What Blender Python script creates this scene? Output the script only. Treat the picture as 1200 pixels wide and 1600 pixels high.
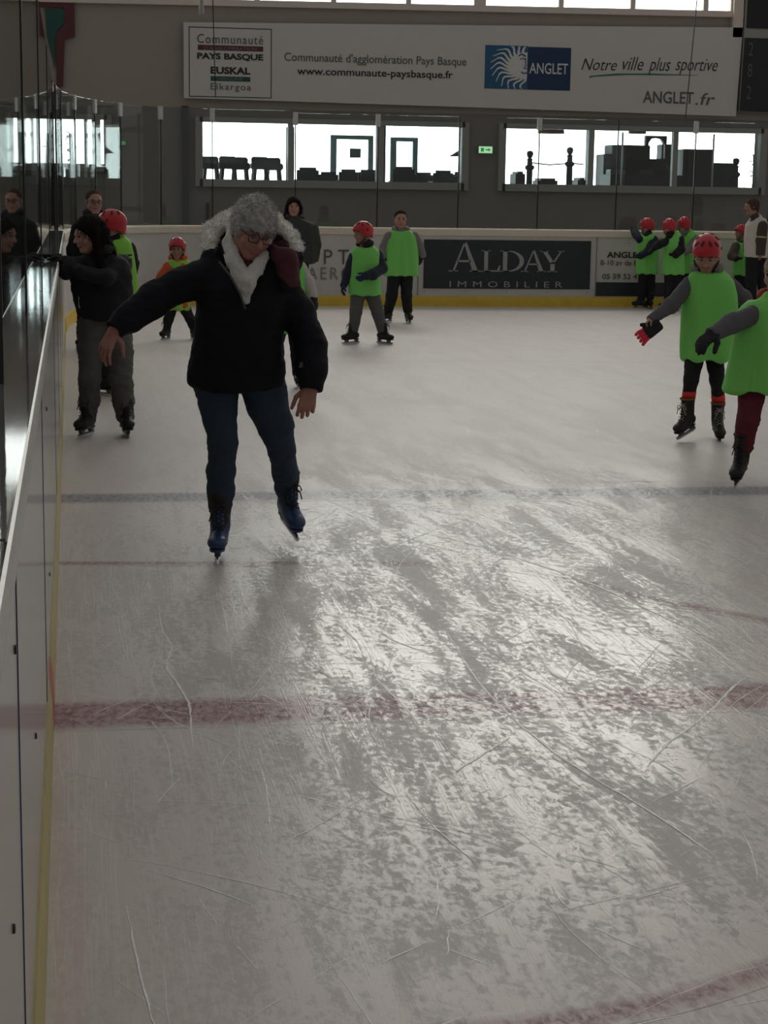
import bpy, bmesh, math, random
import numpy as np
from mathutils import Vector, Matrix
from mathutils.bvhtree import BVHTree
random.seed(7)
rng = np.random.default_rng(11)
SC = bpy.context.scene
COL = SC.collection
for o in list(bpy.data.objects):
    bpy.data.objects.remove(o)

# ------------------------------------------------------------------ camera, world, exposure
cam_data = bpy.data.cameras.new('camera')
cam_data.sensor_fit = 'AUTO'
cam_data.sensor_width = 36.0
cam_data.lens = 36.0 * 2800.0 / 1600.0
cam_data.clip_start = 0.02
cam_data.clip_end = 200
cam = bpy.data.objects.new('camera', cam_data)
COL.objects.link(cam)
cam.matrix_world = (Matrix.Translation((0, 0, 1.6)) @ Matrix.Rotation(-0.17314, 4, 'Z')
                    @ Matrix.Rotation(math.pi / 2 - 0.17491, 4, 'X') @ Matrix.Rotation(0.0146, 4, 'Z'))
SC.camera = cam
SC.view_settings.view_transform = 'Standard'
SC.view_settings.look = 'None'
SC.view_settings.gamma = 1
SC.view_settings.exposure = 0.16
SC.view_settings.use_curve_mapping = False

SKY_STRENGTH = 6.0          # daylight behind the hall's windows
AMBIENT_BACK, AMBIENT_FRONT = 0.44, 0.165   # soft hall light: more from the glazed end than from behind the camera
world = bpy.data.worlds.new('hall_light')
SC.world = world
world.use_nodes = True
wn, wl = world.node_tree.nodes, world.node_tree.links
wn.clear()
w_out = wn.new('ShaderNodeOutputWorld')
w_bg = wn.new('ShaderNodeBackground')
w_tc = wn.new('ShaderNodeTexCoord')
w_sep = wn.new('ShaderNodeSeparateXYZ')
w_map = wn.new('ShaderNodeMapRange')
w_map.inputs['From Min'].default_value = -1
w_map.inputs['From Max'].default_value = 1
w_map.inputs['To Min'].default_value = AMBIENT_FRONT
w_map.inputs['To Max'].default_value = AMBIENT_BACK
wl.new(w_tc.outputs['Generated'], w_sep.inputs[0])
wl.new(w_sep.outputs['Y'], w_map.inputs['Value'])
w_bg.inputs['Color'].default_value = (1.0, 0.945, 0.90, 1)
wl.new(w_map.outputs[0], w_bg.inputs['Strength'])
wl.new(w_bg.outputs[0], w_out.inputs[0])

# ------------------------------------------------------------------ materials
def new_mat(name):
    m = bpy.data.materials.new(name)
    m.use_nodes = True
    m.node_tree.nodes.clear()
    return m, m.node_tree.nodes, m.node_tree.links

def mat(name, col, rough=0.7, metal=0.0, var=0.12, scale=18.0, bump=0.0, bscale=120.0, spec=0.4, sheen=0.0, stretch=(1, 1, 1)):
    m, N, L = new_mat(name)
    out = N.new('ShaderNodeOutputMaterial')
    b = N.new('ShaderNodeBsdfPrincipled')
    tc = N.new('ShaderNodeTexCoord')
    mp = N.new('ShaderNodeMapping')
    mp.inputs['Scale'].default_value = stretch
    L.new(tc.outputs['Object'], mp.inputs[0])
    nz = N.new('ShaderNodeTexNoise')
    nz.inputs['Scale'].default_value = scale
    nz.inputs['Detail'].default_value = 4
    L.new(mp.outputs[0], nz.inputs['Vector'])
    mx = N.new('ShaderNodeMix')
    mx.data_type = 'RGBA'
    c = tuple(col)
    mx.inputs['A'].default_value = tuple(min(1, v * (1 + var)) for v in c) + (1,)
    mx.inputs['B'].default_value = tuple(v * (1 - var) for v in c) + (1,)
    L.new(nz.outputs['Fac'], mx.inputs['Factor'])
    L.new(mx.outputs['Result'], b.inputs['Base Color'])
    b.inputs['Roughness'].default_value = rough
    b.inputs['Metallic'].default_value = metal
    b.inputs['Specular IOR Level'].default_value = spec
    if sheen:
        b.inputs['Sheen Weight'].default_value = sheen
    if bump:
        n2 = N.new('ShaderNodeTexNoise')
        n2.inputs['Scale'].default_value = bscale
        n2.inputs['Detail'].default_value = 3
        L.new(mp.outputs[0], n2.inputs['Vector'])
        bp = N.new('ShaderNodeBump')
        bp.inputs['Strength'].default_value = bump
        bp.inputs['Distance'].default_value = 0.01
        L.new(n2.outputs['Fac'], bp.inputs['Height'])
        L.new(bp.outputs[0], b.inputs['Normal'])
    L.new(b.outputs[0], out.inputs[0])
    return m

def emit_mat(name, col, strength):
    m, N, L = new_mat(name)
    out = N.new('ShaderNodeOutputMaterial')
    e = N.new('ShaderNodeEmission')
    e.inputs['Color'].default_value = tuple(col) + (1,)
    e.inputs['Strength'].default_value = strength
    L.new(e.outputs[0], out.inputs[0])
    return m

def glass_mat(name, tint, ior=1.5, rough=0.015):
    m, N, L = new_mat(name)
    out = N.new('ShaderNodeOutputMaterial')
    t = N.new('ShaderNodeBsdfTransparent')
    t.inputs['Color'].default_value = tuple(tint) + (1,)
    g = N.new('ShaderNodeBsdfGlossy')
    g.inputs['Roughness'].default_value = rough
    lw = N.new('ShaderNodeLayerWeight')          # thin sheet: reflects the same from either face
    lw.inputs['Blend'].default_value = 0.5
    pw = N.new('ShaderNodeMath'); pw.operation = 'POWER'; pw.inputs[1].default_value = 5.0
    ma = N.new('ShaderNodeMath'); ma.operation = 'MULTIPLY_ADD'; ma.inputs[1].default_value = 0.90; ma.inputs[2].default_value = 0.035
    L.new(lw.outputs['Facing'], pw.inputs[0]); L.new(pw.outputs[0], ma.inputs[0])
    mx = N.new('ShaderNodeMixShader')
    L.new(ma.outputs[0], mx.inputs[0])
    L.new(t.outputs[0], mx.inputs[1])
    L.new(g.outputs[0], mx.inputs[2])
    L.new(mx.outputs[0], out.inputs[0])
    return m

def ice_material():
    m, N, L = new_mat('ice')
    out = N.new('ShaderNodeOutputMaterial')
    b = N.new('ShaderNodeBsdfPrincipled')
    tc = N.new('ShaderNodeTexCoord')
    def noise(scale, stretch, rot, detail=5, dist=0.0, rough=0.55):
        mp = N.new('ShaderNodeMapping')
        mp.inputs['Scale'].default_value = stretch
        mp.inputs['Rotation'].default_value = (0, 0, rot)
        L.new(tc.outputs['Object'], mp.inputs[0])
        n = N.new('ShaderNodeTexNoise')
        n.inputs['Scale'].default_value = scale
        n.inputs['Detail'].default_value = detail
        n.inputs['Roughness'].default_value = rough
        n.inputs['Distortion'].default_value = dist
        L.new(mp.outputs[0], n.inputs['Vector'])
        return n.outputs['Fac']
    def ramp(src, a, b_, c0=0.0, c1=1.0):
        r = N.new('ShaderNodeMapRange')
        r.interpolation_type = 'SMOOTHSTEP'
        r.inputs['From Min'].default_value = a
        r.inputs['From Max'].default_value = b_
        r.inputs['To Min'].default_value = c0
        r.inputs['To Max'].default_value = c1
        L.new(src, r.inputs['Value'])
        return r.outputs[0]
    def math_(op, a, b_=None):
        n = N.new('ShaderNodeMath')
        n.operation = op
        for i, v in enumerate((a, b_)):
            if v is None:
                continue
            if isinstance(v, (int, float)):
                n.inputs[i].default_value = v
            else:
                L.new(v, n.inputs[i])
        return n.outputs[0]
    n_big = noise(0.55, (1, 1, 1), 0.4, 4)
    n_strk = noise(3.6, (1, 0.20, 1), 0.55, 9, 0.5, 0.72)
    n_strk2 = noise(4.2, (1, 0.16, 1), -0.8, 9, 0.4, 0.72)
    n_fine = noise(40, (1, 0.6, 1), 0.3, 6, 0.3, 0.7)
    n_grain = noise(170, (1, 1, 1), 0, 3)
    hair1 = noise(10, (1, 0.03, 1), 0.75, 3, 0.25)
    hair2 = noise(11, (1, 0.03, 1), -0.95, 3, 0.25)
    hair3 = noise(9, (1, 0.03, 1), 0.1, 3, 0.3)
    def line(h):                        # thin level lines of stretched noise read as skate cuts
        d = math_('ABSOLUTE', math_('SUBTRACT', h, 0.5))
        return ramp(d, 0.0, 0.010, 1.0, 0.0)
    cuts = math_('MAXIMUM', math_('MAXIMUM', line(hair1), line(hair2)), line(hair3))
    cuts = math_('MULTIPLY', cuts, ramp(n_big, 0.35, 0.6))
    sx = N.new('ShaderNodeSeparateXYZ'); L.new(tc.outputs['Object'], sx.inputs[0])
    ex = math_('MULTIPLY', math_('SUBTRACT', sx.outputs['X'], 2.2), 1.15); ey = math_('MULTIPLY', math_('SUBTRACT', sx.outputs['Y'], 6.0), 0.62)
    dist = math_('SQRT', math_('ADD', math_('MULTIPLY', ex, ex), math_('MULTIPLY', ey, ey)))
    dist = math_('ADD', dist, math_('MULTIPLY', math_('SUBTRACT', n_big, 0.5), 1.6))
    trod_glare = ramp(dist, 1.2, 3.6, 1.0, 0.26)      # cut-up middle patch set where the window glare lies; bare ice painted darker
    snow = ramp(math_('ADD', math_('MULTIPLY', n_strk, 0.62), math_('MULTIPLY', n_fine, 0.38)), 0.46, 0.54)
    snow2 = ramp(math_('ADD', math_('MULTIPLY', n_strk2, 0.62), math_('MULTIPLY', n_fine, 0.38)), 0.48, 0.56)
    worn_glare = math_('MULTIPLY', math_('MAXIMUM', math_('MULTIPLY', snow, 0.85), math_('MULTIPLY', snow2, 0.85)), trod_glare)
    # colour: bare grey ice, painted whiter in shiny streaks for window glare and shaved snow
    def mix(f, a, b_):
        n = N.new('ShaderNodeMix')
        n.data_type = 'RGBA'
        if isinstance(f, (int, float)):
            n.inputs['Factor'].default_value = f
        else:
            L.new(f, n.inputs['Factor'])
        for k, v in (('A', a), ('B', b_)):
            if isinstance(v, tuple):
                n.inputs[k].default_value = v
            else:
                L.new(v, n.inputs[k])
        return n.outputs['Result']
    col = mix(worn_glare, mix(trod_glare, (0.615, 0.57, 0.545, 1), (0.43, 0.41, 0.40, 1)), (0.72, 0.665, 0.635, 1))
    col = mix(ramp(n_big, 0.3, 0.7, 0, 0.35), col, (0.61, 0.565, 0.53, 1))
    col = mix(math_('MULTIPLY', cuts, 0.42), col, (0.74, 0.73, 0.71, 1))
    at = N.new('ShaderNodeAttribute')
    at.attribute_name = 'paint'
    pf = math_('MULTIPLY', at.outputs['Alpha'], ramp(n_fine, 0.3, 0.66, 1.0, 0.45))
    col = mix(pf, col, at.outputs['Color'])
    L.new(col, b.inputs['Base Color'])
    rough = math_('SUBTRACT', math_('ADD', 0.44, math_('MULTIPLY', n_fine, 0.12)), math_('MULTIPLY', worn_glare, 0.32))
    rough = math_('ADD', rough, math_('MULTIPLY', cuts, 0.12))
    L.new(rough, b.inputs['Roughness'])
    b.inputs['IOR'].default_value = 1.31
    b.inputs['Specular IOR Level'].default_value = 0.5
    h = math_('ADD', math_('MULTIPLY', worn_glare, 0.36), math_('MULTIPLY', math_('MULTIPLY', n_fine, trod_glare), 0.36))
    h = math_('ADD', h, math_('MULTIPLY', n_grain, 0.12))
    h = math_('ADD', h, math_('MULTIPLY', math_('MULTIPLY', cuts, trod_glare), 0.42))
    bp = N.new('ShaderNodeBump')
    bp.inputs['Strength'].default_value = 0.17
    bp.inputs['Distance'].default_value = 0.006
    L.new(h, bp.inputs['Height'])
    L.new(bp.outputs[0], b.inputs['Normal'])
    L.new(b.outputs[0], out.inputs[0])
    return m

M = {}
M['ice'] = ice_material()
M['snow'] = mat('shaved_ice', (0.95, 0.94, 0.92), 0.24, var=0.03, bump=0.35, bscale=160, spec=0.6)
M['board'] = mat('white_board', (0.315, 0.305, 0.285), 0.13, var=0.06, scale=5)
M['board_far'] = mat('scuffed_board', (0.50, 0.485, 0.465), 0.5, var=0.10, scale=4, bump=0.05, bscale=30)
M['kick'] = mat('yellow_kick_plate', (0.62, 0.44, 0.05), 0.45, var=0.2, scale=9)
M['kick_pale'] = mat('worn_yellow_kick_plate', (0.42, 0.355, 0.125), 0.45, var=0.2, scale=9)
M['cap'] = mat('cream_cap_rail', (0.62, 0.56, 0.47), 0.45, var=0.06)
M['ledge'] = mat('dark_polished_ledge', (0.125, 0.122, 0.115), 0.05, var=0.4, scale=9, spec=0.6, bump=0.012, bscale=14, stretch=(3, .35, 1))
M['ledge_light'] = mat('pale_ledge', (0.50, 0.46, 0.40), 0.22, var=0.14, scale=12, spec=0.6, stretch=(9, 0.6, 1))
M['steel'] = mat('steel', (0.55, 0.55, 0.56), 0.28, metal=1.0, var=0.1)
M['edge'] = mat('worn_metal_edge', (0.36, 0.35, 0.33), 0.42, metal=0.5, var=0.25, scale=30)
M['black'] = mat('black_plastic', (0.012, 0.012, 0.013), 0.4)
M['blueline'] = mat('dark_blue_seam', (0.03, 0.03, 0.14), 0.4)
M['redmark'] = mat('red_board_mark', (0.45, 0.03, 0.03), 0.4)
M['concrete'] = mat('concrete', (0.20, 0.19, 0.18), 0.85, var=0.15, bump=0.1)
M['wall'] = mat('hall_wall', (0.205, 0.195, 0.175), 0.85, var=0.05, scale=2, bump=0.05, bscale=80)
M['wall_upper'] = mat('hall_wall_upper', (0.33, 0.295, 0.255), 0.85, var=0.05, scale=2)
M['wall_dark'] = mat('dark_column', (0.055, 0.06, 0.06), 0.7)
M['frame'] = mat('grey_window_frame', (0.30, 0.30, 0.285), 0.5, var=0.05)
M['mullion'] = mat('pale_mullion', (0.62, 0.56, 0.50), 0.5, var=0.05)
M['banner'] = mat('banner_cloth', (0.56, 0.55, 0.52), 0.7, var=0.04, scale=3, bump=0.05, bscale=200)
M['ink'] = mat('black_ink', (0.018, 0.018, 0.02), 0.6)
M['ink_grey'] = mat('grey_ink', (0.10, 0.10, 0.10), 0.6)
M['ink_pale'] = mat('pale_grey_ink', (0.20, 0.195, 0.19), 0.6)
M['ink_white'] = mat('white_ink', (0.62, 0.62, 0.60), 0.6)
M['ink_dim'] = mat('dim_silver_ink', (0.30, 0.31, 0.31), 0.6)
M['ink_red'] = mat('red_ink', (0.10, 0.028, 0.03), 0.6)
M['ink_teal'] = mat('teal_ink', (0.018, 0.075, 0.065), 0.6)
M['ink_green'] = mat('green_ink', (0.05, 0.17, 0.10), 0.6)
M['ink_blue'] = mat('blue_ink', (0.022, 0.10, 0.21), 0.6)
M['ink_navy'] = mat('navy_ink', (0.012, 0.04, 0.105), 0.6)
M['advert_navy'] = mat('navy_advert_ground', (0.017, 0.024, 0.030), 0.45)
M['score'] = mat('scoreboard_face', (0.014, 0.020, 0.020), 0.5)
M['glass'] = glass_mat('plexiglass', (0.87, 0.895, 0.88))
M['pane'] = glass_mat('window_glass', (0.93, 0.98, 0.985))
M['clip'] = mat('pale_glass_clip', (0.50, 0.52, 0.50), 0.4)
M['sky'] = emit_mat('overcast_daylight', (0.95, 1.0, 1.0), SKY_STRENGTH)
M['sky_warm'] = emit_mat('overcast_daylight_high', (1.0, 0.89, 0.81), 6.2)
M['sky_low'] = emit_mat('hazy_daylight_low', (1.0, 0.95, 0.90), 3.4)
M['exit'] = emit_mat('lit_exit_sign', (0.55, 1.0, 0.55), 0.75)
M['exit_green'] = emit_mat('lit_exit_green', (0.08, 0.55, 0.2), 0.35)
M['furniture'] = mat('dark_furniture', (0.025, 0.03, 0.032), 0.6)
M['furniture_grey'] = mat('grey_furniture', (0.10, 0.12, 0.12), 0.6)
M['lobby_wall'] = mat('lobby_wall', (0.16, 0.18, 0.18), 0.7)
M['door_grey'] = mat('lobby_door_frame', (0.22, 0.28, 0.29), 0.5)
M['lamp_red'] = mat('terracotta_shade', (0.30, 0.10, 0.05), 0.7)
# people
M['skin'] = mat('skin', (0.36, 0.20, 0.155), 0.55, var=0.10, scale=30, bump=0.08, bscale=160)
M['skin_red'] = mat('skin_ruddy', (0.33, 0.155, 0.125), 0.55, var=0.12, scale=30, bump=0.08, bscale=160)
M['skin_dim'] = mat('skin_olive', (0.27, 0.15, 0.115), 0.6, var=0.08)
M['lip'] = mat('lips', (0.30, 0.11, 0.10), 0.5)
M['brow'] = mat('eyebrow', (0.08, 0.06, 0.05), 0.8)
M['eye'] = mat('eye', (0.05, 0.04, 0.035), 0.2)
M['hair_grey'] = mat('grey_hair', (0.36, 0.355, 0.345), 0.8, var=0.28, scale=30, bump=0.4, bscale=90, sheen=0.4)
M['hair_dark'] = mat('dark_brown_hair', (0.010, 0.008, 0.0075), 0.85, var=0.3, scale=60, bump=0.4, bscale=120, spec=0.12)
M['hair_brown'] = mat('brown_hair', (0.06, 0.04, 0.027), 0.85, var=0.3, scale=60, bump=0.4, bscale=120, spec=0.12)
M['hair_blond'] = mat('blond_hair', (0.32, 0.23, 0.15), 0.6, var=0.3, scale=60, bump=0.4, bscale=120)
M['jacket'] = mat('black_navy_jacket', (0.0085, 0.0100, 0.0145), 0.7, var=0.25, scale=8, bump=0.35, bscale=30, spec=0.12)
M['lapel'] = mat('burgundy_lining', (0.060, 0.012, 0.020), 0.8, var=0.2, bump=0.2)
M['denim'] = mat('dark_denim', (0.018, 0.034, 0.060), 0.85, var=0.35, scale=7, bump=0.3, bscale=60)
M['scarf'] = mat('white_scarf', (0.52, 0.52, 0.50), 0.9, var=0.15, scale=40, bump=0.8, bscale=90)
M['fur'] = mat('cream_fur', (0.90, 0.86, 0.78), 0.9, var=0.22, scale=60, bump=0.5, bscale=200, sheen=0.9)
M['zip'] = mat('zip_tape', (0.06, 0.05, 0.05), 0.6)
M['boot_blue'] = mat('blue_boot_shell', (0.016, 0.045, 0.125), 0.4, var=0.2)
M['boot_black'] = mat('black_boot_leather', (0.008, 0.0075, 0.0075), 0.6, var=0.25, bump=0.2)
M['boot_trim'] = mat('tan_boot_lining', (0.16, 0.085, 0.03), 0.7)
M['lace'] = mat('boot_lace', (0.022, 0.020, 0.020), 0.8)
M['lace_pale'] = mat('pale_boot_lace', (0.30, 0.27, 0.22), 0.8)
M['holder'] = mat('blade_holder', (0.10, 0.10, 0.10), 0.4)
M['red_helmet'] = mat('red_helmet_shell', (0.42, 0.018, 0.028), 0.35, var=0.15, scale=6)
M['vent'] = mat('helmet_vent', (0.055, 0.008, 0.010), 0.7)
M['strap'] = mat('black_strap', (0.012, 0.012, 0.012), 0.7)
M['vest'] = mat('neon_green_bib', (0.165, 0.54, 0.110), 0.75, var=0.10, scale=5, bump=0.6, bscale=16, stretch=(1, 1, 0.25))
M['vest_lime'] = mat('lime_bib', (0.21, 0.52, 0.06), 0.75, var=0.10, scale=5, bump=0.25, bscale=25)
M['navy_cloth'] = mat('navy_sleeve', (0.012, 0.016, 0.034), 0.8, var=0.2, bump=0.2)
M['black_cloth'] = mat('black_cloth', (0.009, 0.009, 0.011), 0.85, var=0.25, bump=0.2)
M['grey_cloth'] = mat('grey_sweater', (0.085, 0.085, 0.092), 0.9, var=0.15, bump=0.3)
M['heather'] = mat('heather_grey_fleece', (0.17, 0.165, 0.165), 0.9, var=0.15, bump=0.3)
M['pale_cloth'] = mat('pale_grey_sleeve', (0.42, 0.42, 0.40), 0.9, var=0.2, bump=0.3)
M['grey_trouser'] = mat('grey_snow_trousers', (0.088, 0.086, 0.084), 0.8, var=0.18, scale=6, bump=0.4, bscale=18)
M['grey_trouser_dark'] = mat('charcoal_trousers', (0.062, 0.062, 0.066), 0.85, var=0.2, bump=0.3)
M['green_coat'] = mat('dark_green_grey_coat', (0.035, 0.040, 0.036), 0.85, var=0.15, bump=0.3, bscale=30)
M['orange_cloth'] = mat('orange_jacket', (0.50, 0.085, 0.025), 0.8, var=0.12, bump=0.2)
M['red_trouser'] = mat('dark_red_leggings', (0.105, 0.012, 0.020), 0.85, var=0.2, bump=0.2)
M['white_cloth'] = mat('white_gilet', (0.50, 0.47, 0.42), 0.8, var=0.12, bump=0.2)
M['brown_cloth'] = mat('brown_sleeve', (0.055, 0.042, 0.034), 0.9, var=0.2, bump=0.2)
M['glove_navy'] = mat('navy_glove', (0.014, 0.022, 0.060), 0.8, var=0.2)
M['glove_black'] = mat('black_glove', (0.010, 0.010, 0.013), 0.8, var=0.2)
M['glove_red'] = mat('red_glove_fingers', (0.62, 0.035, 0.06), 0.8, var=0.1)
M['sock_red'] = mat('red_sock', (0.60, 0.045, 0.035), 0.85, var=0.1)
M['band_yellow'] = mat('yellow_armband', (0.50, 0.45, 0.22), 0.7)
M['collar_pink'] = mat('red_collar', (0.28, 0.04, 0.035), 0.85)
M['rim'] = mat('dark_glasses_frame', (0.02, 0.016, 0.015), 0.3)
M['lens'] = glass_mat('spectacle_lens', (0.90, 0.90, 0.90))
# ------------------------------------------------------------------ mesh helpers
def tag(o, label=None, cat=None, group=None, kind=None):
    if label: o['label'] = label
    if cat: o['category'] = cat
    if group: o['group'] = group
    if kind: o['kind'] = kind
    return o

def empty(name, loc, label=None, cat=None, group=None, kind=None):
    o = bpy.data.objects.new(name, None)
    o.empty_display_size = 0.1
    COL.objects.link(o)
    o.location = loc
    return tag(o, label, cat, group, kind)

def link(name, me, mats, parent=None):
    if not isinstance(mats, (list, tuple)):
        mats = [mats]
    for m in mats:
        me.materials.append(m)
    me.name = name
    o = bpy.data.objects.new(name, me)
    COL.objects.link(o)
    if parent is not None:
        o.parent = parent
    return o

class MB:
    """collects polygons and links them as one mesh object"""
    def __init__(s):
        s.v, s.f, s.m = [], [], []
        s.smooth = False
    def add(s, verts, faces, mi=0):
        n = len(s.v)
        s.v += [tuple(map(float, p)) for p in verts]
        for f in faces:
            s.f.append([i + n for i in f]); s.m.append(mi)
    def box(s, x0, x1, y0, y1, z0, z1, mi=0):
        v = [(x, y, z) for x in (x0, x1) for y in (y0, y1) for z in (z0, z1)]
        s.add(v, [(0, 1, 3, 2), (4, 6, 7, 5), (0, 4, 5, 1), (2, 3, 7, 6), (0, 2, 6, 4), (1, 5, 7, 3)], mi)
    def prism(s, poly, origin, ax, ay, depth_vec, mi=0):
        """closed polygon of (a,b) points, extruded along depth_vec"""
        o, ax, ay, d = Vector(origin), Vector(ax), Vector(ay), Vector(depth_vec)
        p = [o + ax * a + ay * b for a, b in poly]
        n = len(p)
        s.add(p + [q + d for q in p], [tuple(range(n))[::-1], tuple(range(n, 2 * n))] +
              [(i, (i + 1) % n, n + (i + 1) % n, n + i) for i in range(n)], mi)
    def tube(s, pts, r, n=8, mi=0, closed=False):
        pts = [Vector(p) for p in pts]
        rs = r if isinstance(r, (list, tuple)) else [r] * len(pts)
        m = len(pts)
        rings = []
        up = Vector((0.13, 0.21, 0.97))
        for i, p in enumerate(pts):
            a = pts[(i - 1) % m] if (closed or i) else p
            b = pts[(i + 1) % m] if (closed or i < m - 1) else p
            t = (b - a).normalized() if (b - a).length > 1e-9 else Vector((0, 0, 1))
            u = t.cross(up)
            if u.length < 1e-3: u = t.cross(Vector((1, 0, 0)))
            u.normalize(); w = t.cross(u)
            up = u.cross(t) * 1.0
            rings.append([p + (u * math.cos(q) + w * math.sin(q)) * rs[i] for q in (2 * math.pi * k / n for k in range(n))])
        fs = []
        for i in range(m if closed else m - 1):
            j = (i + 1) % m
            for k in range(n):
                k2 = (k + 1) % n
                fs.append((i * n + k, i * n + k2, j * n + k2, j * n + k))
        if not closed:
            fs.append(tuple(range(n))[::-1]); fs.append(tuple((m - 1) * n + k for k in range(n)))
        s.add([q for R in rings for q in R], fs, mi)
    def lathe(s, prof, c, n=14, mi=0):
        vs, fs = [], []
        for r, z in prof:
            vs += [(c[0] + r * math.cos(2 * math.pi * k / n), c[1] + r * math.sin(2 * math.pi * k / n), c[2] + z) for k in range(n)]
        for i in range(len(prof) - 1):
            for k in range(n):
                k2 = (k + 1) % n
                fs.append((i * n + k, i * n + k2, (i + 1) * n + k2, (i + 1) * n + k))
        fs.append(tuple(range(n))[::-1]); fs.append(tuple((len(prof) - 1) * n + k for k in range(n)))
        s.add(vs, fs, mi)
    def transform(s, M4):
        s.v = [tuple(M4 @ Vector(p)) for p in s.v]
    def build(s, name, mats, parent=None, smooth=None, bevel=0.0):
        me = bpy.data.meshes.new(name)
        me.from_pydata(s.v, [], s.f)
        me.update()
        for p, k in zip(me.polygons, s.m):
            p.material_index = k
        if smooth if smooth is not None else s.smooth:
            me.polygons.foreach_set('use_smooth', [True] * len(me.polygons))
        bm = bmesh.new(); bm.from_mesh(me)
        bmesh.ops.recalc_face_normals(bm, faces=bm.faces)
        if bevel:
            bmesh.ops.bevel(bm, geom=list(bm.edges), offset=bevel, segments=2, affect='EDGES', clamp_overlap=True)
        bm.to_mesh(me); bm.free()
        return link(name, me, mats, parent)

def sweep(path, section, closed_section=True):
    """section of (outward offset, z) swept along an xy path; outward is to the left of travel"""
    mb = MB()
    P = [Vector((a, b)) for a, b in path]
    rows = []
    for i, p in enumerate(P):
        a = P[max(i - 1, 0)]; b = P[min(i + 1, len(P) - 1)]
        t = (b - a).normalized(); n = Vector((-t.y, t.x))
        rows.append([(p.x + n.x * o, p.y + n.y * o, z) for o, z in section])
    k = len(section)
    fs = []
    for i in range(len(rows) - 1):
        for j in range(k):
            j2 = (j + 1) % k
            fs.append((i * k + j, i * k + j2, (i + 1) * k + j2, (i + 1) * k + j))
    fs.append(tuple(range(k))); fs.append(tuple((len(rows) - 1) * k + j for j in range(k))[::-1])
    mb.add([q for r in rows for q in r], fs)
    return mb

def text_mesh(body, bold=0.0, shear=0.0, spacing=1.0, extrude=0.02):
    cu = bpy.data.curves.new('lettering', 'FONT')
    cu.body = body
    cu.size = 1.0
    cu.offset = bold
    cu.shear = shear
    cu.space_character = spacing
    cu.extrude = extrude
    cu.resolution_u = 3
    ob = bpy.data.objects.new('lettering', cu)
    COL.objects.link(ob)
    dg = bpy.context.evaluated_depsgraph_get()
    me = bpy.data.meshes.new_from_object(ob.evaluated_get(dg))
    bpy.data.objects.remove(ob); bpy.data.curves.remove(cu)
    return me

def wall_text(name, body, x0, x1, z0, z1, y, m, parent, **kw):
    """lettering fitted to a box on a wall that faces -Y (coordinates local to parent)"""
    me = text_mesh(body, **kw)
    n = len(me.vertices)
    co = np.zeros(n * 3); me.vertices.foreach_get('co', co); co = co.reshape(-1, 3)
    lo, hi = co.min(0), co.max(0)
    out = np.empty_like(co)
    out[:, 0] = x0 + (co[:, 0] - lo[0]) / (hi[0] - lo[0]) * (x1 - x0)
    out[:, 2] = z0 + (co[:, 1] - lo[1]) / (hi[1] - lo[1]) * (z1 - z0)
    out[:, 1] = y - (co[:, 2] - lo[2]) / max(hi[2] - lo[2], 1e-6) * 0.004
    me.vertices.foreach_set('co', out.ravel()); me.update()
    return link(name, me, m, parent)

# ------------------------------------------------------------------ signed-distance modelling for bodies and cloth
_TAB = rng.random((32, 32, 32))
def vnoise(P, freq):
    Q = np.asarray(P) * freq + 100.37
    I = np.floor(Q).astype(int); F = Q - I; F = F * F * (3 - 2 * F)
    I &= 31; J = (I + 1) & 31
    x0, y0, z0 = I.T; x1, y1, z1 = J.T; fx, fy, fz = F.T
    T = _TAB
    a = T[x0, y0, z0] * (1 - fx) + T[x1, y0, z0] * fx
    b = T[x0, y1, z0] * (1 - fx) + T[x1, y1, z0] * fx
    c = T[x0, y0, z1] * (1 - fx) + T[x1, y0, z1] * fx
    d = T[x0, y1, z1] * (1 - fx) + T[x1, y1, z1] * fx
    return ((a * (1 - fy) + b * fy) * (1 - fz) + (c * (1 - fy) + d * fy) * fz) * 2 - 1

A3 = lambda v: np.array(v, float)

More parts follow.
